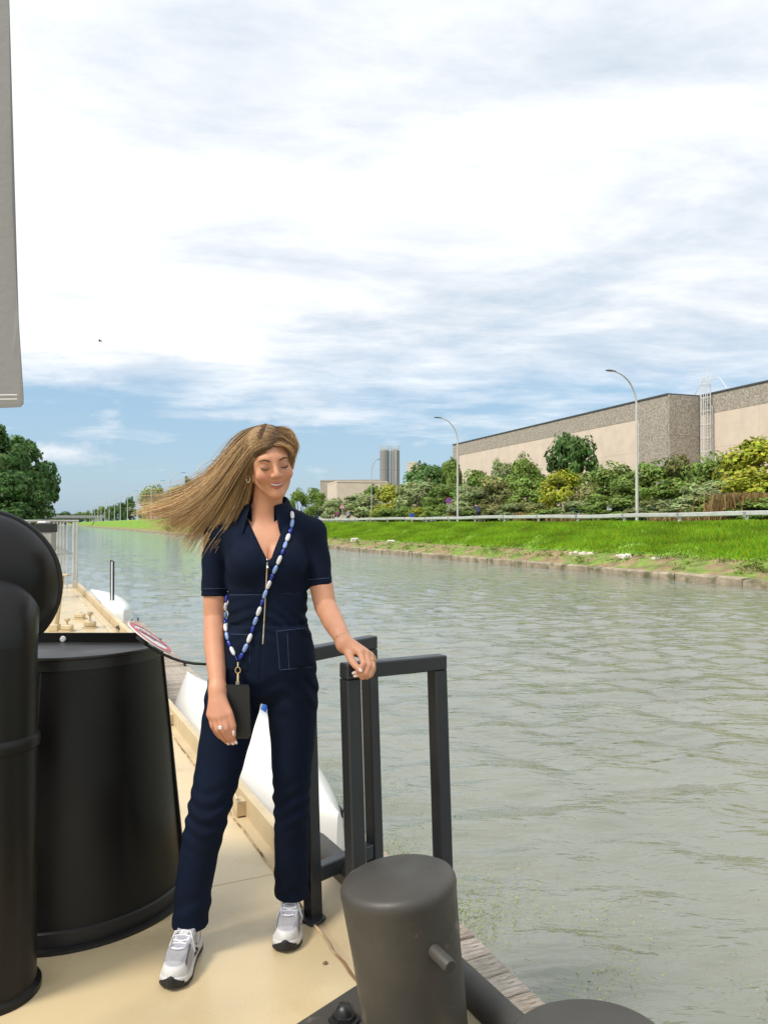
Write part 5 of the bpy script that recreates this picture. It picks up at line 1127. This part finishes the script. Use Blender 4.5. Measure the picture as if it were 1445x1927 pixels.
def collar(side):
    """stand collar flaring away from the neck; side -1 viewer left, +1 viewer right"""
    n = 13; rows = []
    for i in range(n + 1):
        t = i / n; ang = (-math.pi / 2 + .50) + t * (math.pi - .50) if side > 0 else (-math.pi / 2 - .50) - t * (math.pi - .50)
        c, s_ = math.cos(ang), math.sin(ang); cx_, cy_ = neck1[0] + .004 * side, neck1[1]; base = 1.437 - .012 * math.cos(ang + math.pi / 2) + .02 * t; fl = (1 - t) ** 2
        rows.append([np.array([cx_ + c * .066, cy_ + s_ * .066, base - .03 - .012 * fl]), np.array([cx_ + c * .0695, cy_ + s_ * .0695, base + .034]), np.array([cx_ + c * .071, cy_ + s_ * .071, base + .060 - .004 * fl]), np.array([cx_ + c * .077, cy_ + s_ * .077, base + .058 - .004 * fl]), np.array([cx_ + c * (.088 + .010 * fl), cy_ + s_ * (.086 + .010 * fl), base + .026 - .016 * fl]), np.array([cx_ + c * (.098 + .022 * fl), cy_ + s_ * (.092 + .018 * fl), base - .014 - .042 * fl])])
    def f(m):
        k = len(rows[0]); vs = [p for r in rows for p in r]; N_ = len(vs); cc = np.array([neck1[0], neck1[1], 0])
        ins = [p - np.array([*(p - cc)[:2], 0]) * .03 for p in vs]
        fs = [(i * k + j, i * k + j + 1, (i + 1) * k + j + 1, (i + 1) * k + j) for i in range(n) for j in range(k - 1)]
        m.add(vs, fs); 
    o = wpart('collar', f, M_denim, suit); md = o.modifiers.new('thick', 'SOLIDIFY'); md.thickness = .003; md.offset = 0; sb = o.modifiers.new('sub', 'SUBSURF'); sb.levels = sb.render_levels = 1
collar(1); collar(-1)
# face details
M_lash = mat('eyelash', (.012, .008, .007), .6, var=0); M_brow = mat('eyebrow', (.06, .032, .018), .8, var=0); M_teeth = mat('teeth', (.72, .68, .62), .3, var=0)
for s_ in (-1, 1):
    wpart('eyelash', lambda m: m.tube([hw((s_ * x, y, z)) for x, y, z in ((.0165, .0845, -.0045), (.024, .0885, -.0085), (.032, .0880, -.0100), (.040, .0835, -.0085), (.047, .0755, -.0045))], [.0008, .0013, .0017, .0017, .0008], 6), M_lash, body)
    wpart('eyebrow', lambda m: m.tube([hw((s_ * x, y, z)) for x, y, z in ((.014, .0892, .0165), (.022, .0892, .0205), (.032, .0868, .0235), (.041, .081, .0225), (.049, .073, .018))], [.0022, .0028, .0026, .0020, .0008], 6), M_brow, body)
wpart('teeth', lambda m: m.tube([hw((x, .0920 - 16 * x * x, -.0640 + 13 * x * x)) for x in np.linspace(-.021, .021, 9)], [.0005, .0014, .0020, .0022, .0022, .0022, .0020, .0014, .0005], 6), M_teeth, body)
wpart('mouth_line', lambda m: m.tube([hw((x, .0912 - 19 * x * x, -.0672 + 16.5 * x * x)) for x in np.linspace(-.030, .030, 11)], [.0008, .0013] + [.0010] * 7 + [.0013, .0008], 5), M_lash, body)
er = hw((-.079, .002, -.042)); wpart('earring', lambda m: m.tube([er + np.array([.0 + .006 * math.cos(a), -.004, -.008 + .012 * math.sin(a)]) for a in np.linspace(0, 6.283, 17)[:-1]], .0026, 6, closed=True), M_gold)
# nails, rings, bracelet
M_nail = mat('pale_nail_polish', (.80, .62, .57), .2, var=0)
for x, y, Y, dx, dy in ((440, 1380.5, 2.476, .0, -1), (443.5, 1396.5, 2.490, .5, .6), (437.5, 1398.2, 2.492, .5, .5), (429.5, 1398.3, 2.50, .5, .5), (677.5, 1261, 2.363, .8, .7), (667, 1266.5, 2.385, -1, .1), (669.5, 1272, 2.386, -1, .1)):
    p = pix(x, y, Y); d = np.array([dx, -.15, -dy]); d /= np.linalg.norm(d); d = d * .0055 if dx else d * .007; wpart('fingernail', lambda m: m.tube([p - d, p, p + d, p + d * 1.5], [.0035, .0050, .0046, .0012], 8), M_nail, body)
def ringm(c, ax, r, t, name, mt=M_gold):
    ax = Vector(ax).normalized(); u = ax.orthogonal().normalized(); v = ax.cross(u); wpart(name, lambda m: m.tube([Vector(c) + u * r * math.cos(a) + v * r * math.sin(a) for a in np.linspace(0, 6.283, 21)[:-1]], t, 6, closed=True), mt)
f0, f1 = pix(412, 1349, 2.484), pix(419, 1374, 2.468); c_ = f0 * .25 + f1 * .75; ringm(c_, f1 - f0, .0098, .0016, 'ring'); wpart('ring_stone', lambda m: m.bbox(-.006, .006, -.003, .003, -.0055, .0055, .0015, Matrix.Translation(Vector(c_ + np.array([-.002, -.0115, .0])))), mat('clear_stone', (.8, .82, .85), .08, .3, var=0))
f0, f1 = pix(696, 1234, 2.450), pix(701, 1256, 2.408); ringm((f0 + f1) / 2, f1 - f0, .0108, .0018, 'ring'); ringm(pix(644.5, 1203, 2.48), armL[-1] - armL[-2], .0278, .0011, 'bracelet')
# ------------------------------------------------------------------ hair
M_hair = mat('hair', (.2, .12, .06), .42, var=0, attr='Col', spec=.35)
def d_cap(P):
    q = hl(P); d = ell((0, -.022, .034), (.080, .098, .088))(q)
    lim = np.where(q[:, 2] > .03, .015 + (q[:, 2] - .03) * 1.10, .015 - (.03 - q[:, 2]) * .35) + .05 * np.clip(-q[:, 0] * 2, -.4, .15)
    d = smax(d, (q[:, 1] - lim) * .8, .012)
    return d
fillc = chain(A3((486, 858, 2.64), (462, 890, 2.665), (446, 935, 2.69), (425, 975, 2.69)), [.050, .044, .034, .012])
fill2 = chain(A3((495, 880, 2.71), (478, 935, 2.73), (462, 985, 2.73)), [.06, .045, .02])
def d_hairm(P): return smin(smin(d_cap(P), fillc(P), .03), fill2(P), .03)
V, Fq = surface_nets(d_hairm, (-.62, 2.45, 1.34), (-.24, 2.84, 1.80), .004)
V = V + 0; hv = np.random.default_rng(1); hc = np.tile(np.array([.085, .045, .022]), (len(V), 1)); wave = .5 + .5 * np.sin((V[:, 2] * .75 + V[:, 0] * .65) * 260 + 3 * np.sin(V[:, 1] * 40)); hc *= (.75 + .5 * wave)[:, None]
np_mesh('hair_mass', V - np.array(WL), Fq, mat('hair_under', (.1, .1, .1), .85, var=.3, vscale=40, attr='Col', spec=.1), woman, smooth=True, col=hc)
GUL = [ # wind-blown guides: pixel x, y, depth
 [(521, 805, 2.575), (492, 799, 2.60), (458, 812, 2.62), (428, 846, 2.64), (396, 892, 2.66), (345, 927, 2.68), (292, 940, 2.70), (254, 948, 2.71)],
 [(519, 810, 2.555), (488, 808, 2.58), (454, 828, 2.60), (424, 868, 2.62), (390, 912, 2.64), (340, 945, 2.66), (288, 958, 2.68), (262, 960, 2.69)],
 [(517, 818, 2.54), (488, 820, 2.56), (456, 846, 2.58), (426, 890, 2.60), (392, 934, 2.62), (345, 968, 2.64), (300, 980, 2.66), (280, 985, 2.66)],
 [(516, 828, 2.53), (490, 832, 2.545), (462, 860, 2.57), (434, 905, 2.60), (404, 950, 2.62), (372, 985, 2.63), (345, 1012, 2.64), (332, 1038, 2.64)],
 [(514, 838, 2.525), (492, 842, 2.54), (468, 870, 2.565), (443, 918, 2.60), (418, 962, 2.62), (398, 995, 2.625), (383, 1022, 2.63), (374, 1046, 2.63)],
 [(505, 842, 2.53), (488, 852, 2.55), (470, 884, 2.58), (453, 930, 2.62), (434, 972, 2.625), (416, 1000, 2.625), (402, 1022, 2.625), (392, 1046, 2.625)],
 [(490, 852, 2.56), (478, 870, 2.59), (468, 905, 2.62), (458, 945, 2.64), (444, 980, 2.635), (428, 1002, 2.63), (416, 1018, 2.63), (408, 1032, 2.63)]]
GUR = [[(520, 805, 2.57), (536, 803, 2.565), (551, 818, 2.565), (557, 838, 2.57), (553, 858, 2.58), (548, 880, 2.60)],
 [(518, 814, 2.545), (534, 812, 2.54), (548, 824, 2.545), (555, 842, 2.555), (551, 860, 2.57), (548, 878, 2.59)],
 [(517, 826, 2.53), (530, 824, 2.525), (544, 832, 2.53), (552, 846, 2.54), (550, 860, 2.56), (548, 872, 2.58)],
 [(516, 838, 2.525), (528, 836, 2.522), (540, 840, 2.528), (548, 850, 2.54), (549, 862, 2.555), (548, 872, 2.575)]]
def strands(gu, n, seed, back, r0, spread, lock=40):
    rng = np.random.default_rng(seed); Gd = np.array([[pix(*p) for p in g] for g in gu]); ng, npt, _ = Gd.shape; S_ = 18; T = np.linspace(0, 1, S_); out = []
    lu = rng.uniform(0, ng - 1.001, lock); ll = rng.uniform(.62, 1.06, lock); lc = rng.uniform(.45, 1.5, lock); lo_ = rng.normal(size=(lock, 3)) * spread; lph = rng.uniform(0, 6.28, lock); lb = rng.uniform(0, 1, lock)
    k = rng.integers(0, lock, n); u = np.clip(lu[k] + rng.normal(size=n) * .22, 0, ng - 1.001); i0 = u.astype(int); fr = (u - i0)[:, None, None]; C = Gd[i0] * (1 - fr) + Gd[i0 + 1] * fr
    L = ll[k] * rng.uniform(.72, 1.08, n); pos = T[None, :] * L[:, None] * (npt - 1); pos = np.minimum(pos, npt - 1.001); j = pos.astype(int); g = (pos - j)[..., None]
    def P(o): return np.take_along_axis(C, np.clip(j + o, 0, npt - 1)[..., None], 1)
    p0, p1, p2, p3 = P(-1), P(0), P(1), P(2); X = .5 * (2 * p1 + (p2 - p0) * g + (2 * p0 - 5 * p1 + 4 * p2 - p3) * g ** 2 + (3 * p1 - p0 - 3 * p2 + p3) * g ** 3)
    tt = T[None, :, None]; X = X + lo_[k][:, None, :] * tt ** 1.4 + rng.normal(size=(n, 1, 3)) * (.0020 + spread * .45 * tt ** 1.6)
    X[..., 1] += back * (lb[k] * .7 + .3 * rng.uniform(0, 1, n))[:, None] * np.clip(T * 3, .12, 1)[None]
    wv = np.sin(T[None] * 9 + lph[k][:, None]) * (.004 * T[None]); X[..., 2] += wv; X[..., 0] += wv * .5
    sh = X.shape; Xf = X.reshape(-1, 3); c0 = hw((0, -.02, .03)); dd = np.minimum(d_cap(Xf.astype(f32)), ell((0, -.012, .032), (.075, .094, .085))(hl(Xf.astype(f32)))); push = np.clip(.0035 - dd, 0, .05); dirv = Xf - c0; dirv /= np.linalg.norm(dirv, axis=1, keepdims=True); X = (Xf + dirv * (push * 1.1)[:, None]).reshape(sh)
    for _ in range(5): X[:, 1:-1] = (X[:, :-2] + 2 * X[:, 1:-1] + X[:, 2:]) / 4
    Xf = X.reshape(-1, 3); dd = np.minimum(d_cap(Xf.astype(f32)), ell((0, -.012, .032), (.075, .094, .085))(hl(Xf.astype(f32)))); dirv = Xf - c0; dirv /= np.linalg.norm(dirv, axis=1, keepdims=True); X = (Xf + dirv * np.clip(.003 - dd, 0, .03)[:, None]).reshape(sh)
    for _ in range(1): X[:, 1:-1] = (X[:, :-2] + 2 * X[:, 1:-1] + X[:, 2:]) / 4
    tan = np.gradient(X, axis=1); tan /= np.linalg.norm(tan, axis=2, keepdims=True) + 1e-9; ref = np.array([.3, -1, .2]); a = np.cross(tan, ref); a /= np.linalg.norm(a, axis=2, keepdims=True) + 1e-9; b = np.cross(tan, a)
    rad = (r0 * rng.uniform(.7, 1.3, n))[:, None] * (1 - .75 * T[None] ** 2); V = np.stack([X + (a * math.cos(w) + b * math.sin(w)) * rad[..., None] for w in (0, 2.094, 4.189)], 2).reshape(-1, 3)
    base = np.arange(n)[:, None, None] * (S_ * 3) + np.arange(S_ - 1)[None, :, None] * 3; q = np.arange(3)[None, None]; q2 = (q + 1) % 3
    Fq = np.stack([base + q, base + q2, base + 3 + q2, base + 3 + q], -1).reshape(-1, 4)
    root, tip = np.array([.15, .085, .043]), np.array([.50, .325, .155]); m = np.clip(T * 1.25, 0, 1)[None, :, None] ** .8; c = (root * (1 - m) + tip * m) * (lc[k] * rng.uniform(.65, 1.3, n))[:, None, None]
    return V, Fq, np.repeat(c.reshape(-1, 3), 3, 0)
for nm, gu, n, sd, bk, r0, sp, lk in (('hair_strands', GUL, 3600, 4, .085, .0010, .013, 80), ('front_hair_strands', GUR, 650, 6, .05, .0010, .003, 16)):
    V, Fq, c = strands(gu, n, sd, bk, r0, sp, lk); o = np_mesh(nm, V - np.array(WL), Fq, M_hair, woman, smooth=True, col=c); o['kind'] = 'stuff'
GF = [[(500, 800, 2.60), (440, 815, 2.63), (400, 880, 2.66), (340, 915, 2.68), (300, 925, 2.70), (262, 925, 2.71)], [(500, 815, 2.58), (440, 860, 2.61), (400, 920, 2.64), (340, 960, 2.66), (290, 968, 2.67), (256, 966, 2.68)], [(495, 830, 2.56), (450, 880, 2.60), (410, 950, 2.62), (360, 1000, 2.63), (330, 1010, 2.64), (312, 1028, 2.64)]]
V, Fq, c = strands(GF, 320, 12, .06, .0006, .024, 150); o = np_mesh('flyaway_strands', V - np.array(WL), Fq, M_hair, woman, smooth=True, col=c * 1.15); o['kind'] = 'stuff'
# ------------------------------------------------------------------ shoes (local: x across, y towards toe, z up)
M_upper = mat('shoe_upper', (.6, .6, .6), .5, var=.06, vscale=60, attr='Col', bump=.25, bscale=300, bdist=.001); M_midsole = mat('shoe_midsole', (.62, .61, .60), .55, var=.05, vscale=30); M_outsole = mat('shoe_outsole', (.012, .013, .016), .6, var=.1); M_lace = mat('shoe_lace', (.76, .75, .76), .7, var=.05); M_silver = mat('silver_overlay', (.66, .66, .69), .28, .55, var=.05, vscale=20); M_navy = mat('shoe_mark', (.03, .03, .05), .5, var=0)
def foot_w(y):   # half width along the shoe, y from -.135 (heel) to .145 (toe)
    return np.interp(y, [-.137, -.12, -.09, -.03, .03, .075, .11, .132, .147], [.006, .026, .034, .034, .041, .0475, .043, .030, .004])
def foot_c(y): return np.interp(y, [-.13, 0, .08, .147], [0, 0, .003, .007])
def d_fp(P, grow=0.0): return (np.abs(P[:, 0] - foot_c(P[:, 1])) - (foot_w(P[:, 1]) + grow)) * .8
def slab(z0, z1, grow, k=.006):
    def d(P):
        lift = .012 * np.clip((P[:, 1] - .07) / .075, 0, 1) ** 2; z = P[:, 2] - lift; a = np.maximum(d_fp(P, grow), np.abs(P[:, 1] - .005) - (.141 + grow)); return smax(a, np.abs(z - (z0 + z1) / 2) - (z1 - z0) / 2, k)
    return d
up_ = [(rcone((.004, .095, .038), (0, .045, .048), .036, .042), 0), (rcone((0, .05, .045), (0, -.02, .062), .040, .039), .03), (rcone((0, -.02, .06), (0, -.05, .088), .037, .036), .03), (rcone((0, -.085, .045), (0, -.075, .095), .036, .033), .03), (ell((.005, .105, .034), (.040, .036, .032)), .02)]
def d_upper(P):
    d = up_[0][0](P)
    for f_, k in up_[1:]: d = smin(d, f_(P), k)
    d = smax(d, d_fp(P, -.001), .012); d = smax(d, .022 - P[:, 2], .004); d = np.maximum(d, P[:, 2] - (.112 - .25 * np.clip(P[:, 1] + .06, 0, 1)))
    return np.maximum(d, -rcone((0, -.055, .085), (0, -.05, .16), .024, .036)(P))
def shoe_meshes():
    out = {}; lo, hi = (-.075, -.16, -.005), (.075, .17, .135)
    V, Fq = surface_nets(d_upper, lo, hi, .0024); V = relax(V, Fq, 1); c = np.tile(np.array([.42, .41, .44]), (len(V), 1)); x, y, z = V.T
    mesh_ = ((y > .045) & (y < .105) & (z > .045)); c[mesh_] = (.33, .325, .34); ov = (np.abs(np.sin(y * 42 + np.abs(x) * 25)) > .80) & (y < .05); c[ov] = (.70, .70, .72)
    toe = (y > .098 - .9 * np.maximum(.03 - np.abs(x), 0)) & (z < .065); c[toe] = (.62, .61, .60); tong = (np.abs(x) < .017) & (y > -.04) & (y < .055) & (z > .06); c[tong] = (.40, .38, .44); hb = y < -.09; c[hb] = (.58, .58, .60)
    dark = (np.abs(np.abs(x) - .034 - .1 * (y - .05)) < .0022) & (y > .03) & (y < .10) & (z > .04); c[dark] = (.10, .10, .12)
    out['upper'] = (V, Fq, M_upper, c); V, Fq = surface_nets(slab(.009, .030, .002), lo, hi, .0028); out['midsole'] = (relax(V, Fq), Fq, M_midsole, None)
    V, Fq = surface_nets(slab(0.0, .0095, .0035, .003), lo, hi, .0028); out['outsole'] = (relax(V, Fq), Fq, M_outsole, None)
    def bumper(P):
        a = smax(slab(.004, .046, .0050)(P), .108 + .40 * np.abs(P[:, 0] - .006) - P[:, 1], .003); return smax(a, (P[:, 2] - .046) + .55 * np.abs(P[:, 0] - .006), .003)
    V, Fq = surface_nets(bumper, lo, hi, .0024); out['toe_bumper'] = (relax(V, Fq), Fq, M_outsole, None); return out
SM = shoe_meshes()
def shoe(heel, toe, label, mirror):
    heel, toe = np.array(heel), np.array(toe); d = toe - heel; yaw = math.atan2(d[1], d[0]) - math.pi / 2; mid = (heel + toe) / 2; e = empty('shoe_frame', (0, 0, 0)) if False else None
    Mx = Matrix.Translation(Vector((mid[0], mid[1], 0.0005)) - WL) @ Matrix.Rotation(yaw, 4, 'Z') @ Matrix.Diagonal((mirror, 1, 1, 1)); base = None
    for nm in ('upper', 'midsole', 'outsole', 'toe_bumper'):
        V, Fq, mt, c = SM[nm]; Vw = (np.array(Mx)[:3, :3] @ V.T).T + np.array(Mx)[:3, 3]; Fm = Fq if mirror > 0 else Fq[:, ::-1]
        o = np_mesh('shoe' if nm == 'upper' else nm, Vw, Fm, mt, base or woman, smooth=True, col=c)
        if base is None: base = o; o['label'] = label
    def sp(name, fn, mt): m = MB(); fn(m); m.v = [tuple(Mx @ Vector(p)) for p in m.v]; return m.build(name, mt, base, smooth=True)
    zt = lambda x, y: float(next((z for z in np.arange(.13, .02, -.001) if d_upper(np.array([[x, y, z]], f32))[0] < 0), .05))
    for i, y in enumerate((.058, .042, .026, .010, -.006)):
        w = .019 + .002 * i; sp('lace', lambda m: m.tube([(x, y - .006 * math.cos(x / w * 1.5) * (1 if i % 2 else -1), zt(x, y) + .0035) for x in np.linspace(-w, w, 7)], .0030, 6), M_lace)
    for sg in (-1, 1):
        sp('eyelet_stay', lambda m: m.tube([(sg * (.022 + .002 * i), y, zt(sg * (.022 + .002 * i), y) + .001) for i, y in enumerate((.064, .045, .025, .005, -.012))], [.003, .0045, .005, .0048, .004], 6), M_silver)
        sp('lace_loop', lambda m: m.tube([(sg * .004, -.006, zt(0, -.006) + .008), (sg * .025, .004, zt(.02, .004) + .014), (sg * .043, .022, .058), (sg * .042, .035, .046), (sg * .026, .022, .066), (sg * .006, .0, zt(0, 0) + .008)], .0029, 6), M_lace)
    sp('lace_knot', lambda m: m.tube([(-.008, -.005, zt(0, -.005) + .006), (0, -.003, zt(0, -.003) + .009), (.008, -.005, zt(0, -.005) + .006)], [.004, .006, .004], 8), M_lace)
    sp('side_overlay', lambda m: m.tube([(.0375, -.045, .030), (.038, -.012, .055), (.036, .012, .066)], [.004, .006, .003], 6), M_silver)
    for sg in (1, -1):   # letter mark on the side panel
        X_ = sg * .0415; sp('side_mark', lambda m: (m.tube([(X_, -.012, .040), (X_ * .95, -.010, .058), (X_, .006, .040), (X_ * .95, .008, .058)], .0020, 5)), M_navy)
        sp('side_mark_frame', lambda m: m.tube([(X_ * 1.005, -.018, .036), (X_ * .95, -.016, .062), (X_ * .94, .013, .062), (X_ * 1.005, .013, .036)], .0011, 5, closed=True), M_navy)
    return base
tR, tL = pixz(318, 1866, 0.0), pixz(540, 1795, 0.0)
dR = np.array([-.055, -.995, 0]); dL = np.array([.05, -.998, 0])
shoe(tR - dR * .284, tR, 'silver-white running shoe with black toe bumper, viewer-left foot', -1)
shoe(tL - dL * .284, tL, 'silver-white running shoe with black toe bumper, viewer-right foot', 1)
# ------------------------------------------------------------------ beaded phone lanyard
ph0 = on_suit(448, 1320, .0); PHY = 2.536; phc = pix(447.5, 1339, PHY); lan = empty('phone_lanyard', tuple(pix(447.5, 1390, PHY)), 'blue and white bead lanyard carrying a black phone case across her body', 'phone lanyard'); LL = Vector(lan.location)
def lpart(name, fn, mt, par=None, smooth=True): m = MB(); fn(m); m.v = [tuple(Vector(p) - LL) for p in m.v]; return m.build(name, mt, par or lan, smooth=smooth)
BEADM = [mat('bead_white', (.72, .73, .76), .25, var=.05, coat=.3), mat('bead_pale_blue', (.24, .36, .66), .25, var=.1, coat=.3), mat('bead_cobalt', (.012, .030, .30), .2, var=.1, coat=.3)]
ptsR = [(549, 961), (551, 977), (549, 992), (541, 1014), (533, 1036), (525, 1056), (515, 1078), (507, 1098), (499, 1117), (492, 1137), (486, 1155), (479, 1172), (474, 1190), (467, 1208), (459, 1226), (450, 1242)]
ptsL = [(427, 1118), (425, 1140), (424, 1160), (424, 1178), (427, 1198), (433, 1215), (440, 1230), (447, 1242)]
def d_hang(P): return np.minimum(d_suit_body(P), 9)
def run(pts, off, k0):
    P = [on_suit(x, y, off, d_suit) for x, y in pts]; cum = [0]
    for a_, b_ in zip(P, P[1:]): cum.append(cum[-1] + np.linalg.norm(b_ - a_))
    at = lambda s: np.array([np.interp(s, cum, [p[i] for p in P]) for i in range(3)]); lpart('cord', lambda m: m.tube(P, .0016, 5), BEADM[2]); s = .004; k = k0
    while s < cum[-1] - .01:
        ln = (.034, .032, .024)[k % 3]
        if s + ln > cum[-1]: break
        a_, b_ = at(s), at(s + ln); d = b_ - a_; rr = (.0072, .0068, .0062)[k % 3] * random.uniform(.92, 1.08)
        lpart('bead', lambda m: m.tube([a_ + d * t for t in (0.02, .1, .28, .5, .72, .9, .98)], [rr * q for q in (.35, .75, 1, 1.02, .97, .72, .35)], 9), BEADM[k % 3]); s += ln + .0015; k += 1
run(ptsR, .007, 0); run(ptsL, .006, 2)
cl0 = on_suit(448, 1246, .008); cl1 = pix(448, 1286, PHY - .002)
lpart('swivel_clasp', lambda m: (m.tube([cl0, cl0 * .75 + cl1 * .25], .0028, 8), m.tube([(cl0 * .62 + cl1 * .38) + np.array([.0085 * math.cos(a), 0, .010 * math.sin(a)]) for a in np.linspace(0, 6.283, 15)[:-1]], .0022, 6, closed=True), m.tube([cl0 * .45 + cl1 * .55, cl0 * .1 + cl1 * .9, cl1], [.004, .0052, .0035], 10)), M_gold)
pw, phh = 47 / F * PHY / 2, 102 / F * PHY / 2
def case(m):
    n = 7; r = .010; poly = []
    for cx_, cz_, a0 in ((pw - r, phh - r, 0), (-pw + r, phh - r, 90), (-pw + r, -phh + r, 180), (pw - r, -phh + r, 270)):
        for i in range(n + 1): a = R(a0 + 90 * i / n); poly.append((cx_ + r * math.cos(a), cz_ + r * math.sin(a)))
    M4 = Matrix.Translation(Vector(phc)) @ Matrix.Rotation(R(4), 4, 'X') @ Matrix.Rotation(R(90), 4, 'X'); m.prism([(x * .97, y * .985) for x, y in poly], .0012, M4 @ Matrix.Translation((0, 0, .0055))); m.prism(poly, .011, M4 @ Matrix.Translation((0, 0, -.0055)))
lpart('phone_case', case, mat('black_phone_case', (.010, .013, .015), .5, var=.1, bump=.1, bscale=200, bdist=.001), smooth=False)
lpart('strap_tab', lambda m: m.bbox(phc[0] - .006, phc[0] + .006, PHY - .004, PHY + .002, phc[2] + phh - .002, phc[2] + phh + .010, .0015), M_galvd, smooth=False)
# ------------------------------------------------------------------ two distant riders
def rider(px, v, lab, shirt):
    s_, Y_ = s_at(px, v); base = cn(s_, v, ground_z(s_, v)); e = empty('person', tuple(base), lab, 'person', rz=TH + math.pi / 2)
    tor = chain([(-.22, 0, .98), (-.05, 0, 1.18), (.14, 0, 1.36)], [.16, .17, .15]); hd = ell((.24, 0, 1.55), (.10, .085, .12)); nk = rcone((.15, 0, 1.38), (.22, 0, 1.5), .06, .05)
    limbs = [chain([(.14, s1 * .17, 1.38), (.22, s1 * .24, 1.16), (.30, s1 * .22, 1.04)], [.055, .045, .035]) for s1 in (-1, 1)] + [chain([(-.22, s1 * .10, .95), (.12, s1 * .11, .78 if s1 > 0 else .62), (-.08, s1 * .13, .48 if s1 > 0 else .22), (.05, s1 * .13, .47 if s1 > 0 else .20)], [.10, .075, .05, .04]) for s1 in (-1, 1)]
    def d(P):
        r = smin(tor(P), nk(P), .04); r = smin(r, hd(P), .03)
        for l in limbs: r = smin(r, l(P), .03)
        return r
    V, Fq = surface_nets(d, (-.5, -.4, .1), (.5, .4, 1.75), .022); c = np.tile(np.array(shirt), (len(V), 1)); c[V[:, 2] < 1.0] = (.03, .03, .035); c[(V[:, 2] < .62)] = (.45, .25, .16); c[V[:, 2] > 1.46] = (.5, .28, .18); c[(V[:, 2] > 1.58) | ((V[:, 2] > 1.52) & (V[:, 0] < .2))] = (.05, .035, .025); c[(V[:, 0] > .18) & (V[:, 2] < 1.25) & (V[:, 2] > 1.0)] = (.5, .28, .18); np_mesh('body', V, Fq, mat('rider_colours', (.1, .1, .1), .8, var=.1, attr='Col'), e, smooth=True, col=c)
rider(898, 31.5, 'cyclist in navy top riding behind the guard rail', (.02, .03, .07)); rider(655, 34, 'far cyclist in grey top riding past the willows', (.2, .2, .22))
